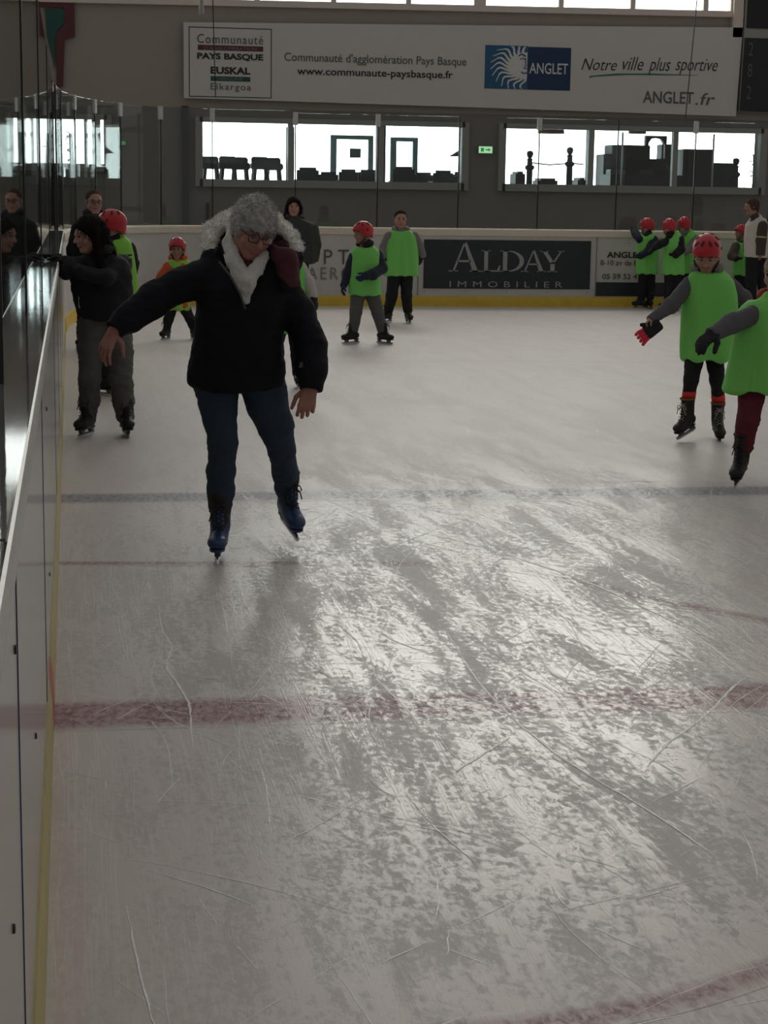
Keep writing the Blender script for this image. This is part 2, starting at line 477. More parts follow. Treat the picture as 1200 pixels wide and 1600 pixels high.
class Blob:
    """smooth union of rounded shapes, meshed as one continuous surface"""
    def __init__(s):
        s.p = []
    def cone(s, p0, r0, p1, r1, k=0.02, op='u'):
        p0, p1 = A3(p0), A3(p1); ba = p1 - p0; L2 = max(ba @ ba, 1e-10)
        def f(P):
            t = np.clip(((P - p0) @ ba) / L2, 0, 1)
            return np.linalg.norm(P - p0 - t[..., None] * ba, axis=-1) - (r0 + (r1 - r0) * t)
        m = max(r0, r1)
        s.p.append((f, np.minimum(p0, p1) - m, np.maximum(p0, p1) + m, k, op)); return s
    def chain(s, pts, k=0.02, scale=1.0, grow=0.0):
        for a, b in zip(pts, pts[1:]):
            s.cone(a[:3], a[3] * scale + grow, b[:3], b[3] * scale + grow, k)
        return s
    def ell(s, c, r, R=None, k=0.02, op='u'):
        c, r = A3(c), A3(r); R = np.eye(3) if R is None else A3(R)
        def f(P):
            q = (P - c) @ R
            k0 = np.linalg.norm(q / r, axis=-1); k1 = np.linalg.norm(q / r ** 2, axis=-1)
            return np.where(k1 < 1e-9, -r.min(), k0 * (k0 - 1) / np.maximum(k1, 1e-9))
        m = np.abs(R) @ r
        s.p.append((f, c - m, c + m, k, op)); return s
    def loft(s, rings, ux, k=0.03, sx=1.0, sy=None, gx=0.0, op='u', power=2.4, zlo=None, zhi=None, kend=0.03):
        """stack of elliptic rings (cx,cy,cz,rx,ry) sorted by height; ux is the ring's wide axis"""
        rg = np.array(rings, float); sy = sx if sy is None else sy
        ux = A3(ux); uy = np.array([-ux[1], ux[0], 0.])
        z = rg[:, 2]; zl = z[0] if zlo is None else zlo; zh = z[-1] if zhi is None else zhi
        RX, RY = rg[:, 3] * sx + gx, rg[:, 4] * sy + gx
        zz = np.linspace(z[0], z[-1], 60)
        ker = np.array([1, 2, 3, 2, 1]) / 9.
        def sm(a):
            b = np.interp(zz, z, a); pad = np.concatenate([[b[0]] * 2, b, [b[-1]] * 2])
            return np.convolve(pad, ker, 'valid')
        tx, ty, trx, trY = sm(rg[:, 0]), sm(rg[:, 1]), sm(RX), sm(RY)
        def f(P):
            Z = P[..., 2]
            cx, cy = np.interp(Z, zz, tx), np.interp(Z, zz, ty)
            rx, ry = np.interp(Z, zz, trx), np.interp(Z, zz, trY)
            dx, dy = P[..., 0] - cx, P[..., 1] - cy
            u = np.abs(dx * ux[0] + dy * ux[1]) / rx; v = np.abs(dx * uy[0] + dy * uy[1]) / ry
            q = (u ** power + v ** power) ** (1 / power)
            d = (q - 1) * np.minimum(rx, ry)
            e = np.maximum(zl - Z, Z - zh)
            h = np.clip(.5 - .5 * (d - e) / kend, 0, 1)
            return d * (1 - h) + e * h + kend * h * (1 - h)
        m = max(RX.max(), RY.max())
        lo = rg[:, :3].min(0) - [m, m, 0]; hi = rg[:, :3].max(0) + [m, m, 0]
        lo[2], hi[2] = zl, zh
        s.p.append((f, lo, hi, k, op)); return s
    def plane(s, p, n, k=0.01):
        """cut away the side the normal points to"""
        p, n = A3(p), A3(n) / np.linalg.norm(n)
        s.p.append((lambda P: (P - p) @ n, None, None, k, 'cut')); return s
    def mesh(s, h, smooth=1, disp=None):
        us = [q for q in s.p if q[4] == 'u']
        lo = np.min([q[1] for q in us], 0) - 3 * h - 0.012; hi = np.max([q[2] for q in us], 0) + 3 * h + 0.012
        n = np.ceil((hi - lo) / h).astype(int) + 1
        g = np.full(n, 1.0, np.float32)
        ax = [lo[i] + h * np.arange(n[i]) for i in range(3)]
        for f, a, b, k, op in s.p:
            if a is None:
                i0, i1 = np.zeros(3, int), n
            else:
                mg = k + 2.5 * h
                i0 = np.clip(np.floor((a - mg - lo) / h).astype(int), 0, n); i1 = np.clip(np.ceil((b + mg - lo) / h).astype(int) + 1, 0, n)
                if (i1 <= i0).any(): continue
            sl = tuple(slice(i0[i], i1[i]) for i in range(3))
            P = np.stack(np.meshgrid(*[ax[i][sl[i]] for i in range(3)], indexing='ij'), -1)
            d = f(P); G = g[sl].astype(float); k = max(k, 1e-5)
            if op == 'u':
                t = np.clip(.5 + .5 * (G - d) / k, 0, 1)
                g[sl] = G * (1 - t) + d * t - k * t * (1 - t)
            else:
                if op == 's': d = -d
                t = np.clip(.5 - .5 * (G - d) / k, 0, 1)
                g[sl] = G * (1 - t) + d * t + k * t * (1 - t)
        return surface(g, lo, h, smooth, disp)

def surface(g, lo, h, smooth, disp):
    S = g < 0
    c = np.zeros(tuple(np.array(g.shape) - 1), np.int8)
    offs = [(i, j, k) for i in (0, 1) for j in (0, 1) for k in (0, 1)]
    sl = lambda o: tuple(slice(o[i], g.shape[i] - 1 + o[i]) for i in range(3))
    for o in offs: c += S[sl(o)]
    mask = (c > 0) & (c < 8)
    idx = np.argwhere(mask)
    O = np.array(offs)
    V = np.stack([g[idx[:, 0] + o[0], idx[:, 1] + o[1], idx[:, 2] + o[2]] for o in offs], 1).astype(float)
    acc = np.zeros((len(idx), 3)); cnt = np.zeros(len(idx))
    for a in range(8):
        for b in range(a + 1, 8):
            if abs(O[a] - O[b]).sum() != 1: continue
            va, vb = V[:, a], V[:, b]
            x = (va < 0) != (vb < 0)
            t = np.where(x, va / np.where(x, va - vb, 1), 0)
            acc += np.where(x[:, None], O[a] + t[:, None] * (O[b] - O[a]), 0); cnt += x
    P = lo + h * (idx + acc / cnt[:, None])
    ids = np.full(mask.shape, -1, np.int32); ids[mask] = np.arange(len(idx))
    quads = []
    for axn in range(3):
        A = [slice(1, -1)] * 3; B = [slice(1, -1)] * 3
        A[axn] = slice(0, -1); B[axn] = slice(1, None)
        sa, sb = S[tuple(A)], S[tuple(B)]
        e = np.argwhere(sa != sb)
        if not len(e): continue
        flip = sa[tuple(e.T)]
        u, w = [(1, 2), (2, 0), (0, 1)][axn]
        base = e.copy()
        for q in (u, w): base[:, q] += 1          # grid index of the edge start
        def cell(du, dw):
            q = base.copy(); q[:, u] += du; q[:, w] += dw
            return ids[tuple(q.T)]
        Q = np.stack([cell(-1, -1), cell(0, -1), cell(0, 0), cell(-1, 0)], 1)
        Q[~flip] = Q[~flip][:, ::-1]
        quads.append(Q)
    Q = np.concatenate(quads)
    for _ in range(smooth):
        P = laplace(P, Q, 0.5)
    if disp is not None:
        P = P + normals(P, Q) * disp(P)[:, None]
    return P, Q

def laplace(P, Q, w):
    a = Q.ravel(); b = np.roll(Q, -1, 1).ravel()
    I = np.concatenate([a, b]); J = np.concatenate([b, a]); n = len(P)
    cnt = np.maximum(np.bincount(I, minlength=n), 1)
    avg = np.stack([np.bincount(I, P[J, i], minlength=n) for i in range(3)], 1) / cnt[:, None]
    return P * (1 - w) + avg * w

def normals(P, Q):
    nf = np.cross(P[Q[:, 2]] - P[Q[:, 0]], P[Q[:, 3]] - P[Q[:, 1]])
    N = np.zeros_like(P)
    for i in range(4):
        for k in range(3): N[:, k] += np.bincount(Q[:, i], nf[:, k], minlength=len(P))
    return N / np.maximum(np.linalg.norm(N, axis=1), 1e-12)[:, None]

def pq_mesh(name, P, Q):
    me = bpy.data.meshes.new(name)
    me.vertices.add(len(P)); me.vertices.foreach_set('co', P.ravel())
    me.loops.add(Q.size); me.loops.foreach_set('vertex_index', Q.ravel().astype(np.int32))
    me.polygons.add(len(Q)); me.polygons.foreach_set('loop_start', np.arange(0, Q.size, 4, dtype=np.int32))
    me.update(calc_edges=True)
    me.polygons.foreach_set('use_smooth', np.ones(len(Q), bool))
    return me

def blob_obj(name, blob, h, m, parent, smooth=1, disp=None):
    P, Q = blob.mesh(h, smooth, disp)
    return link(name, pq_mesh(name, P, Q), m, parent)

def add_tufts(o, n, length, width, flow=(0, 0, 0), spread=0.5, seed=1, keep=None):
    """short tapered hairs rooted all over a mesh, kept in the same mesh"""
    r = np.random.default_rng(seed)
    me = o.data
    V = np.zeros(len(me.vertices) * 3); me.vertices.foreach_get('co', V); V = V.reshape(-1, 3)
    NN = np.zeros(len(V) * 3); me.vertices.foreach_get('normal', NN); NN = NN.reshape(-1, 3)
    if keep is not None:
        sel = np.where(keep(V))[0]
    else:
        sel = np.arange(len(V))
    pick = sel[r.integers(0, len(sel), n)]
    d = NN[pick] + A3(flow) + r.normal(0, spread, (n, 3))
    d /= np.linalg.norm(d, axis=1)[:, None]
    u = np.cross(d, r.normal(0, 1, (n, 3))); u /= np.linalg.norm(u, axis=1)[:, None]
    w = np.cross(d, u)
    L = length * r.uniform(.6, 1.25, n)[:, None]
    root = V[pick] - NN[pick] * 0.002
    bend = root + d * L * .55 + r.normal(0, .12 * length, (n, 3))
    tip = bend + d * L * .45 + r.normal(0, .22 * length, (n, 3))
    ang = [0, 2.09, 4.19]
    vs = [root + (u * math.cos(a) + w * math.sin(a)) * width for a in ang] + [bend + (u * math.cos(a) + w * math.sin(a)) * width * .7 for a in ang] + [tip]
    NV = np.stack(vs, 1).reshape(-1, 3)
    fs = []
    for a, b in ((0, 1), (1, 2), (2, 0)):
        fs += [(a, b, b + 3, a + 3), (a + 3, b + 3, 6, 6)]
    bm = bmesh.new(); bm.from_mesh(me)
    bv = [bm.verts.new(p) for p in NV]
    for i in range(n):
        q = bv[i * 7:i * 7 + 7]
        for a, b in ((0, 1), (1, 2), (2, 0)):
            f = bm.faces.new((q[a], q[b], q[b + 3], q[a + 3])); f.smooth = True
            f = bm.faces.new((q[a + 3], q[b + 3], q[6])); f.smooth = True
    bm.to_mesh(me); bm.free()
# ------------------------------------------------------------------ the setting: ice, boards, walls, windows
def structure(o, label):
    return tag(o, label, 'rink structure', kind='structure')

FACE = -0.088
def corner(n=22):
    return [(1.90 - 1.988 * math.cos(a), 21.0 + 5.0 * math.sin(a)) for a in (math.pi / 2 * i / n for i in range(n + 1))]
STRAIGHT = [(FACE, -1.5), (FACE, 3.25), (FACE, 9.0), (FACE, 15.0), (FACE, 21.0)]
BEND = corner() + [(5.0, 26.0), (8.0, 26.0), (15.0, 26.0)]

# ice with its painted lines and the loose snow of skate cuts
def build_ice():
    bm = bmesh.new()
    poly = [(-0.086, -1.5), (15, -1.5), (15, 26)] + [(x + .002, y) for x, y in corner()[::-1]]
    bm.faces.new([bm.verts.new((x, y, 0)) for x, y in poly])
    lay = bm.loops.layers.float_color.new('paint')
    for f in bm.faces:
        for l in f.loops: l[lay] = (0, 0, 0, 0)
    def strip(pts, w, col, a, z, soft=0.35):
        P = [Vector(p) for p in pts]
        rows = []
        for i, p in enumerate(P):
            t = (P[min(i + 1, len(P) - 1)] - P[max(i - 1, 0)]).normalized(); n = Vector((-t.y, t.x))
            rows.append([bm.verts.new((p.x + n.x * k * w, p.y + n.y * k * w, z)) for k in (-.5 - soft * .5, -.5 + soft * .5, .5 - soft * .5, .5 + soft * .5)])
        for i in range(len(rows) - 1):
            for j in range(3):
                f = bm.faces.new((rows[i][j], rows[i][j + 1], rows[i + 1][j + 1], rows[i + 1][j]))
                for l, al in zip(f.loops, (0 if j == 0 else a, a if j < 2 else 0, a if j < 2 else 0, 0 if j == 0 else a)):
                    l[lay] = col + (al,)
    def spline(ctrl, n=10):
        c = [ctrl[0]] + list(ctrl) + [ctrl[-1]]
        out = []
        for i in range(1, len(c) - 2):
            p0, p1, p2, p3 = [np.array(q, float) for q in c[i - 1:i + 3]]
            for k in range(n):
                t = k / n
                out.append(.5 * ((2 * p1) + (-p0 + p2) * t + (2 * p0 - 5 * p1 + 4 * p2 - p3) * t * t + (-p0 + 3 * p1 - 3 * p2 + p3) * t ** 3))
        return [tuple(q) for q in out] + [tuple(c[-1])]
    red, blue = (0.185, 0.022, 0.038), (0.065, 0.060, 0.14)
    strip([(-.085, 5.44), (3, 5.37), (6, 5.30), (14.9, 5.1)], .27, red, .92, .0006, .25)
    strip([(-.085, 9.47), (3, 9.42), (6, 9.36), (14.9, 9.2)], .27, blue, .85, .0006, .3)
    strip(spline([(-.085, 7.78), (.58, 7.71), (1.34, 7.64), (1.80, 7.52), (2.13, 7.14), (2.30, 6.81), (2.64, 6.38), (2.90, 5.60), (2.75, 4.7), (2.30, 4.05), (1.80, 3.58), (1.43, 3.37), (1.19, 3.26), (1.0, 3.21), (.83, 3.19), (.5, 3.16), (-.085, 3.13)]), .070, (0.17, 0.03, 0.045), .80, .0007, .6)
    # faint far lines
    strip([(-.0, 17.3), (14.9, 17.0)], .05, (0.2, 0.06, 0.06), .25, .0006)
    # skate cuts: thin ribbons of shaved ice
    r = np.random.default_rng(5)
    snow_faces = []
    def cut(pts, w, z=.0010):
        P = [Vector(p) for p in pts]
        rows = []
        for i, p in enumerate(P):
            t = (P[min(i + 1, len(P) - 1)] - P[max(i - 1, 0)])
            if t.length < 1e-6: return
            t.normalize(); n = Vector((-t.y, t.x))
            ww = w * (0.25 + .75 * math.sin(math.pi * (i + .5) / len(P))) * r.uniform(.55, 1.3)
            jit = r.normal(0, .0012)
            rows.append((bm.verts.new((p.x + n.x * (ww / 2 + jit), p.y + n.y * (ww / 2 + jit), z)), bm.verts.new((p.x + n.x * (jit - ww / 2), p.y + n.y * (jit - ww / 2), z))))
        for a, b in zip(rows, rows[1:]):
            f = bm.faces.new((a[0], a[1], b[1], b[0])); f.material_index = 1
            for l in f.loops: l[lay] = (0, 0, 0, 0)
    def arc(x, y, ang, L, curv, w, gap=0.0):
        n = max(6, int(L / .05)); pts = []; seg = []
        for i in range(n):
            pts.append((x, y)); ang += curv * L / n; x += math.cos(ang) * L / n; y += math.sin(ang) * L / n
        ok = lambda q: -.04 < q[0] < 14 and .8 < q[1] < 25
        for q in pts:
            if ok(q) and r.random() > gap: seg.append(q)
            else:
                if len(seg) > 2: cut(seg, w)
                seg = []
        if len(seg) > 2: cut(seg, w)
    for _ in range(620):
        y = 2.2 + 8.5 * r.random() ** 1.1
        x = r.uniform(0.0, 0.42 * y + .3)
        d = math.hypot(x - 1.9, (y - 6.2) * .55)
        if r.random() > math.exp(-(d / 1.5) ** 2) * .95 + .12: continue
        arc(x, y, r.choice([1.0, 2.35, 1.7]) + r.normal(0, .45), r.uniform(.15, 1.3) * (.5 + y / 9), r.normal(0, .8), r.uniform(.0018, .0046) * (.6 + y / 12), .10)
    for _ in range(240):
        y = r.uniform(8, 24); x = r.uniform(0.2, 11)
        arc(x, y, r.normal(0.4, .7), r.uniform(.6, 2.6), r.normal(0, .35), r.uniform(.004, .009), .06)
    # named strokes that stand out in the ice near the boards and in the middle
    big = [([(.317, 6.9), (.31, 6.55), (.33, 6.25), (.30, 6.0), (.325, 5.75), (.345, 5.5), (.335, 5.25), (.33, 5.05)], .011),
           ([(.30, 6.3), (.26, 6.05), (.24, 5.8), (.265, 5.55)], .006),
           ([(.22, 5.35), (.25, 5.15), (.255, 4.95), (.25, 4.7)], .006),
           ([(.50, 4.95), (.505, 4.75), (.49, 4.5), (.475, 4.3)], .006),
           ([(.62, 7.15), (.60, 6.75), (.58, 6.45)], .008),
           ([(1.02, 6.1), (.99, 5.75), (1.02, 5.4), (1.03, 5.2)], .008),
           ([(.97, 6.55), (1.0, 6.25), (.98, 5.85), (.96, 5.7)], .007),
           ([(1.19, 6.7), (1.12, 6.42), (1.16, 6.2), (1.35, 5.85)], .007),
           ([(1.61, 5.98), (1.60, 5.72), (1.66, 5.5), (1.76, 5.32), (1.83, 5.2)], .008),
           ([(1.76, 6.1), (1.80, 5.95), (1.77, 5.88)], .005),
           ([(1.80, 5.75), (1.86, 5.62), (1.82, 5.5)], .005),
           ([(1.24, 9.6), (1.52, 8.6), (1.83, 8.0), (2.12, 7.2), (2.23, 6.6), (2.3, 6.2)], .010),
           ([(2.5, 9.3), (2.9, 8.2), (3.0, 7.4), (3.05, 7.0)], .008),
           ([(1.0, 7.5), (1.35, 7.9), (1.8, 8.5), (2.2, 9.0)], .007),
           ([(1.3, 6.8), (1.55, 7.1), (2.0, 7.9), (2.4, 8.6)], .006),
           ([(1.60, 4.72), (1.75, 4.95), (1.95, 5.2), (2.15, 5.5), (2.25, 5.62)], .012),
           ([(1.05, 4.75), (1.2, 4.95), (1.28, 5.05)], .012),
           ([(1.36, 6.4), (1.32, 5.6), (1.37, 4.9), (1.5, 4.3), (1.55, 4.0)], .009),
           ([(.87, 4.6), (.90, 4.3), (.95, 4.05)], .006),
           ([(2.05, 4.6), (2.0, 4.2), (1.98, 4.0)], .005), ([(1.93, 4.25), (1.96, 4.18), (1.95, 4.1)], .006),
           ([(.10, 3.9), (.12, 3.5), (.14, 3.25)], .005)]
    for p, w in big:
        cut(spline(p, 8), w * .85, .0013)
    me = bpy.data.meshes.new('ice'); bm.to_mesh(me); bm.free()
    return link('floor', me, [M['ice'], M['snow']])
structure(build_ice(), 'scratched grey indoor ice with a red line, a blue line and a thin red arc')

g = MB(); g.box(-9, 15.5, -3, 31.6, -0.12, -0.012)
structure(g.build('floor_surround', M['concrete']), 'grey concrete floor around the ice')

# rink boards along the left
wl_root = structure(empty('wall_left', (0, 0, 0)), 'white boards along the left edge of the ice with a yellow foot and a wide ledge')
def sec_panel(z0, z1): return [(0, z0), (0, z1), (.05, z1), (.05, z0)]
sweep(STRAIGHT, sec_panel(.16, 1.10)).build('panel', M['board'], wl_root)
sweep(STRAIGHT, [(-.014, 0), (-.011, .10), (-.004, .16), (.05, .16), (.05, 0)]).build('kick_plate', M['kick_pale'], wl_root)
def ledge(y0, y1, m, name):
    mb = MB(); mb.box(-.36, -.0875, y0, y1, 1.095, 1.15); mb.build(name, m, wl_root, bevel=.004)
ledge(-1.5, 2.34, M['ledge'], 'ledge_board')
ledge(2.35, 7.0, M['ledge'], 'ledge_board')
ledge(7.01, 21.0, M['ledge'], 'ledge_board')
mb = MB()
prof = [(-.010, 1.10), (-.010, 1.138), (-.006, 1.150), (-.001, 1.153), (-.001, 1.10)]
sweep(STRAIGHT, prof).build('edge_strip', M['edge'], wl_root)
for yy, w in ((5.02, .035), (2.62, .012), (8.6, .014), (11.0, .014), (13.4, .014), (15.8, .014)):
    mb = MB(); mb.box(FACE - .002, FACE + .0015, yy - w / 2, yy + w / 2, .17, 1.09); mb.build('panel_seam', M['blueline'], wl_root)
mb = MB(); mb.prism([(FACE + .0145, .001), (FACE + .0115, .10), (FACE + .0045, .1605), (FACE + .002, .1605), (FACE + .002, .001)], (0, 5.28, 0), (1, 0, 0), (0, 0, 1), (0, .27, 0)); mb.build('painted_line', M['redmark'], wl_root)
for yy, zz in ((2.486, 1.06), (2.512, .96), (1.675, .99), (2.236, .659), (1.649, .80), (5.9, .9), (5.9, .35), (3.6, .5)):
    mb = MB(); mb.lathe([(.007, 0), (.007, .003), (.004, .004)], (0, 0, 0), 8)
    mb.transform(Matrix.Translation((FACE - .0005, yy, zz)) @ Matrix.Rotation(math.pi / 2, 4, 'Y'))
    mb.build('bolt', M['black'], wl_root)

# rink boards round the corner and across the far end
we = structure(empty('wall_far', (0, 0, 0)), 'white rink boards across the far end carrying adverts, yellow along the ice')
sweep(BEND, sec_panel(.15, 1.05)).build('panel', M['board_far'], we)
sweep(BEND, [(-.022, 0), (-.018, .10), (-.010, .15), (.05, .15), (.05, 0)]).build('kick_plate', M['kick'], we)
sweep(BEND, [(-.02, 1.035), (-.02, 1.115), (-.01, 1.13), (.12, 1.14), (.12, 1.035)]).build('cap_rail', M['cap'], we)
mb = MB()
for x in (2.7, 5.0, 7.7, 10.3, 12.8):
    mb.box(x - .004, x + .004, 25.985, 26.0, .16, 1.03)
mb.build('panel_seam', M['ink_pale'], we)
mb = MB()
for x in np.arange(2.0, 14, .62):
    for z in (.95, .22):
        mb.box(x - .006, x + .006, 25.994, 26.0, z - .006, z + .006)
mb.build('screw_heads', M['ink_grey'], we)

# outer wall of the hall with its openings
def wall_piece(mb, x0, x1, z0, z1): mb.box(x0, x1, 29.7, 29.95, z0, z1)
W1, W2, W3 = (2.10, 6.42), (7.13, 11.62), (-1.0, 0.56)
ZS, ZT = 1.80, 2.745
wb = structure(empty('wall_back', (0, 0, 0)), 'dim grey-brown end wall of the hall with two rows of windows')
mb = MB()
wall_piece(mb, -9, 15.5, 0, ZS)
for a, b in ((-9, W3[0]), (W3[1], W1[0]), (W1[1], W2[0]), (W2[1], 15.5)): wall_piece(mb, a, b, ZS, ZT)
wall_piece(mb, W3[0], W3[1], ZS, ZS + .20)
wall_piece(mb, -9, 15.5, ZT, 2.95)
mb.build('lower_wall', M['wall'], wb)
mb = MB()
zsl = lambda x: 4.60 + .0098 * x
mb.prism([(-9, 2.95), (15.5, 2.95), (15.5, zsl(15.5)), (-9, zsl(-9))], (0, 29.7, 0), (1, 0, 0), (0, 0, 1), (0, .25, 0))
wall_piece(mb, 11.14, 15.5, 4.7, 11)
wall_piece(mb, -9, -6, 4.5, 11)
wall_piece(mb, -6, -.42, 7.0, 11)
wall_piece(mb, -.42, 3.5, 5.5, 11)
wall_piece(mb, 3.5, 11.14, 10.4, 11)
mb.build('upper_wall', M['wall_upper'], wb)
mb = MB(); mb.box(1.79, 1.89, 29.62, 29.72, 0, 2.97); mb.build('pilaster', M['wall_dark'], wb)
mb = MB(); mb.box(2.16, 2.22, 29.55, 29.6, .9, 1.44); mb.build('post', M['black'], wb)

def window(n, x0, x1, z0, z1, mulls, label, sill=True, fw=.10, fm='frame'):
    w = structure(empty('window_%d' % n, ((x0 + x1) / 2, 29.66, z0)), label)
    cx = (x0 + x1) / 2
    fr = MB()
    y0, y1 = -.05, .10
    for a, b, c, d in ((x0 - fw * .3, x1 + fw * .3, z0 - fw, z0 + .02), (x0 - fw * .3, x1 + fw * .3, z1 - .02, z1 + fw * .6),
                       (x0 - fw, x0 + .02, z0 - fw, z1 + fw * .6), (x1 - .02, x1 + fw, z0 - fw, z1 + fw * .6)):
        fr.box(a - cx, b - cx, y0, y1, c - z0, d - z0)
    fr.build('window_frame', M[fm], w)
    for m_, wd in mulls:
        q = MB(); q.box(m_ - wd / 2 - cx, m_ + wd / 2 - cx, -.03, .08, 0.02, z1 - z0 - .02); q.build('mullion', M[fm], w)
    q = MB(); q.box(x0 - cx, x1 - cx, .03, .036, 0, z1 - z0); q.build('pane', M['pane'], w)
    return w
window(1, W1[0], W1[1], ZS, ZT, ((3.55, .085), (5.03, .125)), 'wide three-part interior window left of the exit sign')
window(2, W2[0], W2[1], ZS, ZT, ((8.62, .085), (10.10, .09)), 'wide three-part interior window right of the exit sign')
window(3, W3[0], W3[1], ZS + .21, ZT, ((.26, .06), (.42, .14)), 'bright window seen behind the corner glass')
# high glazing under the roof: slanting sill, pale mullions
hw = structure(empty('window_4', (5.4, 29.7, 4.62)), 'bright band of high windows above the banner')
mb = MB(); mb.prism([(-6 - 5.4, zsl(-6) - 4.70), (11.2 - 5.4, zsl(11.2) - 4.70), (11.2 - 5.4, zsl(11.2) - 4.60), (-6 - 5.4, zsl(-6) - 4.60)], (0, -.07, 0), (1, 0, 0), (0, 0, 1), (0, .2, 0))
mb.build('sill', M['mullion'], hw)
for x, wd in ((-4.6, .085), (-3.4, .085), (-2.2, .085), (-.42, .20), (2.08, .08), (3.0, .085), (4.24, .085), (5.47, .085), (6.66, .20), (8.03, .085), (9.26, .085), (10.53, .085), (11.0, .07)):
    q = MB(); q.box(x - wd / 2 - 5.4, x + wd / 2 - 5.4, -.06, .04, zsl(x) - 4.62 - .02, 5.8 if x > 3.5 else .9 if x > -.4 else 2.4); q.build('mullion', M['mullion'], hw)
q = MB(); q.box(11.0 - 5.4, 11.17 - 5.4, -.12, .0, -.32, 5.8); q.build('jamb_post', M['mullion'], hw)
for z in (1.5, 2.9, 4.3):
    q = MB(); q.box(3.5 - 5.4, 11.14 - 5.4, -.05, .04, z - .05, z + .05); q.build('transom', M['mullion'], hw)
q = MB(); q.box(-6 - 5.4, 11.14 - 5.4, .08, .085, -.1, 5.8); q.build('pane', M['pane'], hw)
# daylight outside
q = MB(); q.box(-8, 16, 31.2, 31.25, 4.2, 5.7); structure(q.build('sky', M['sky_low']), 'white hazy sky low outside the high windows')
q = MB(); q.box(-8, 16, 31.2, 31.25, 5.7, 11.6); structure(q.build('sky', M['sky_warm']), 'white overcast sky outside the high windows')
q = MB(); q.box(-9, 19, 36.0, 36.05, 1.0, 4.2); structure(q.build('sky', M['sky']), 'white overcast daylight beyond the lobby')
# lobby behind the windows
q = MB(); q.box(-9, 19, 29.95, 35.9, 1.15, 1.25); structure(q.build('floor_lobby', M['lobby_wall']), 'raised lobby floor behind the windows')
q = MB(); q.box(-9, 19, 29.95, 35.9, 2.98, 3.06); structure(q.build('ceiling_lobby', M['lobby_wall']), 'lobby ceiling behind the windows')
# ------------------------------------------------------------------ glass panels on the boards
def glass_panel(p0, p1, z0, z1, label, group, clips=True, posts=True):
    p0, p1 = Vector(p0), Vector(p1)
    d = p1 - p0; L = d.length; ang = math.atan2(d.y, d.x)
    o = empty('glass_panel', (p0.x, p0.y, z0), label, 'glass panel', group)
    o.rotation_euler.z = ang
    q = MB(); q.box(.006, L - .006, 0, .012, 0, z1 - z0); q.build('pane', M['glass'], o)
    if clips:
        q = MB(); q.box(-.035, .035, -.012, .022, z1 - z0 - .17, z1 - z0 + .012); q.build('clip', M['clip'], o, bevel=.004)
    if posts:
        q = MB(); q.box(-.008, .008, -.004, .016, 0, z1 - z0); q.build('seal_strip', M['black'], o)
    return o
GT = 2.74
names_far = ['clear glass panel above the far boards behind the hooded coat', 'clear glass panel above the far boards over the two boys in green bibs',
             'clear glass panel above the far boards, first over the dark navy advert', 'clear glass panel above the far boards, second over the dark navy advert',
             'clear glass panel above the far boards left of the huddle of red helmets', 'clear glass panel behind the huddle of red helmets',
             'clear glass panel behind the adult in the white gilet', 'clear glass panel at the far right end of the boards']
for k in range(8):
    x = 3.19 + 1.2 * k
    glass_panel((x, 26.06), (x + 1.2, 26.06), 1.14, GT, names_far[k], 'glass panels on the far boards', clips=k in (0, 1, 3, 5))
cr = corner(40)
def off(path, d):
    out = []
    for i, p in enumerate(path):
        a = Vector(path[max(i - 1, 0)]); b = Vector(path[min(i + 1, len(path) - 1)]); t = (b - a).normalized()
        out.append((p[0] - t.y * d, p[1] + t.x * d))
    return out
co_ = off(cr, .06)
cp = [co_[0], co_[6], co_[12], co_[18], co_[24], co_[32], (1.99, 26.06), (3.19, 26.06)]
names_c = ['clear glass panel where the corner leaves the left boards', 'second clear glass panel of the rounded corner', 'third clear glass panel of the rounded corner',
           'clear glass panel behind the smiling adult with cropped hair', 'clear glass panel over the child in orange', 'last clear glass panel of the rounded corner',
           'clear glass panel behind the grey-haired skater']
for k in range(7):
    va, vb = Vector(cp[k]), Vector(cp[k + 1]); dv = (vb - va).normalized() * .012
    glass_panel(va + dv, vb - dv, 1.14, GT + .03, names_c[k], 'glass panels round the corner', clips=k in (2, 3, 4, 5, 6))
lef = ['clear glass panel nearest the camera on the left ledge', 'second clear glass panel along the left ledge', 'third clear glass panel along the left ledge, beside the leaning dark-haired person',
       'fourth clear glass panel along the left ledge', 'last clear glass panel along the left ledge before the corner']
ys = [4.3, 6.7, 10.3, 14.4, 18.8, 21.0]
for k in range(5):
    glass_panel((-.165, ys[k] + .003), (-.165, ys[k + 1] - .003), 1.15, 2.70, lef[k], 'glass panels along the left ledge', clips=False)

# ------------------------------------------------------------------ lettering adverts on the far boards
YF = 26.0
def flat_thing(name, x0, x1, z0, z1, y, m, label, cat, t=.012, trap=None, group=None):
    o = empty(name, (x0, y, z0), label, cat, group)
    q = MB()
    if trap: q.prism([(a - x0, b - z0) for a, b in trap], (0, 0, 0), (1, 0, 0), (0, 0, 1), (0, t, 0))
    else: q.box(0, x1 - x0, 0, t, 0, z1 - z0)
    q.build('sheet', m, o)
    return o
def ptext(o, name, body, x0, x1, z0, z1, m, **kw):
    return wall_text(name, body, x0 - o.location.x, x1 - o.location.x, z0 - o.location.z, z1 - o.location.z, -.002, m, o, **kw)

al = flat_thing('advertising_panel', 5.083, 7.61, .263, .974, YF - .012, M['advert_navy'], 'dark navy advert on the far boards reading ALDAY IMMOBILIER', 'advert')
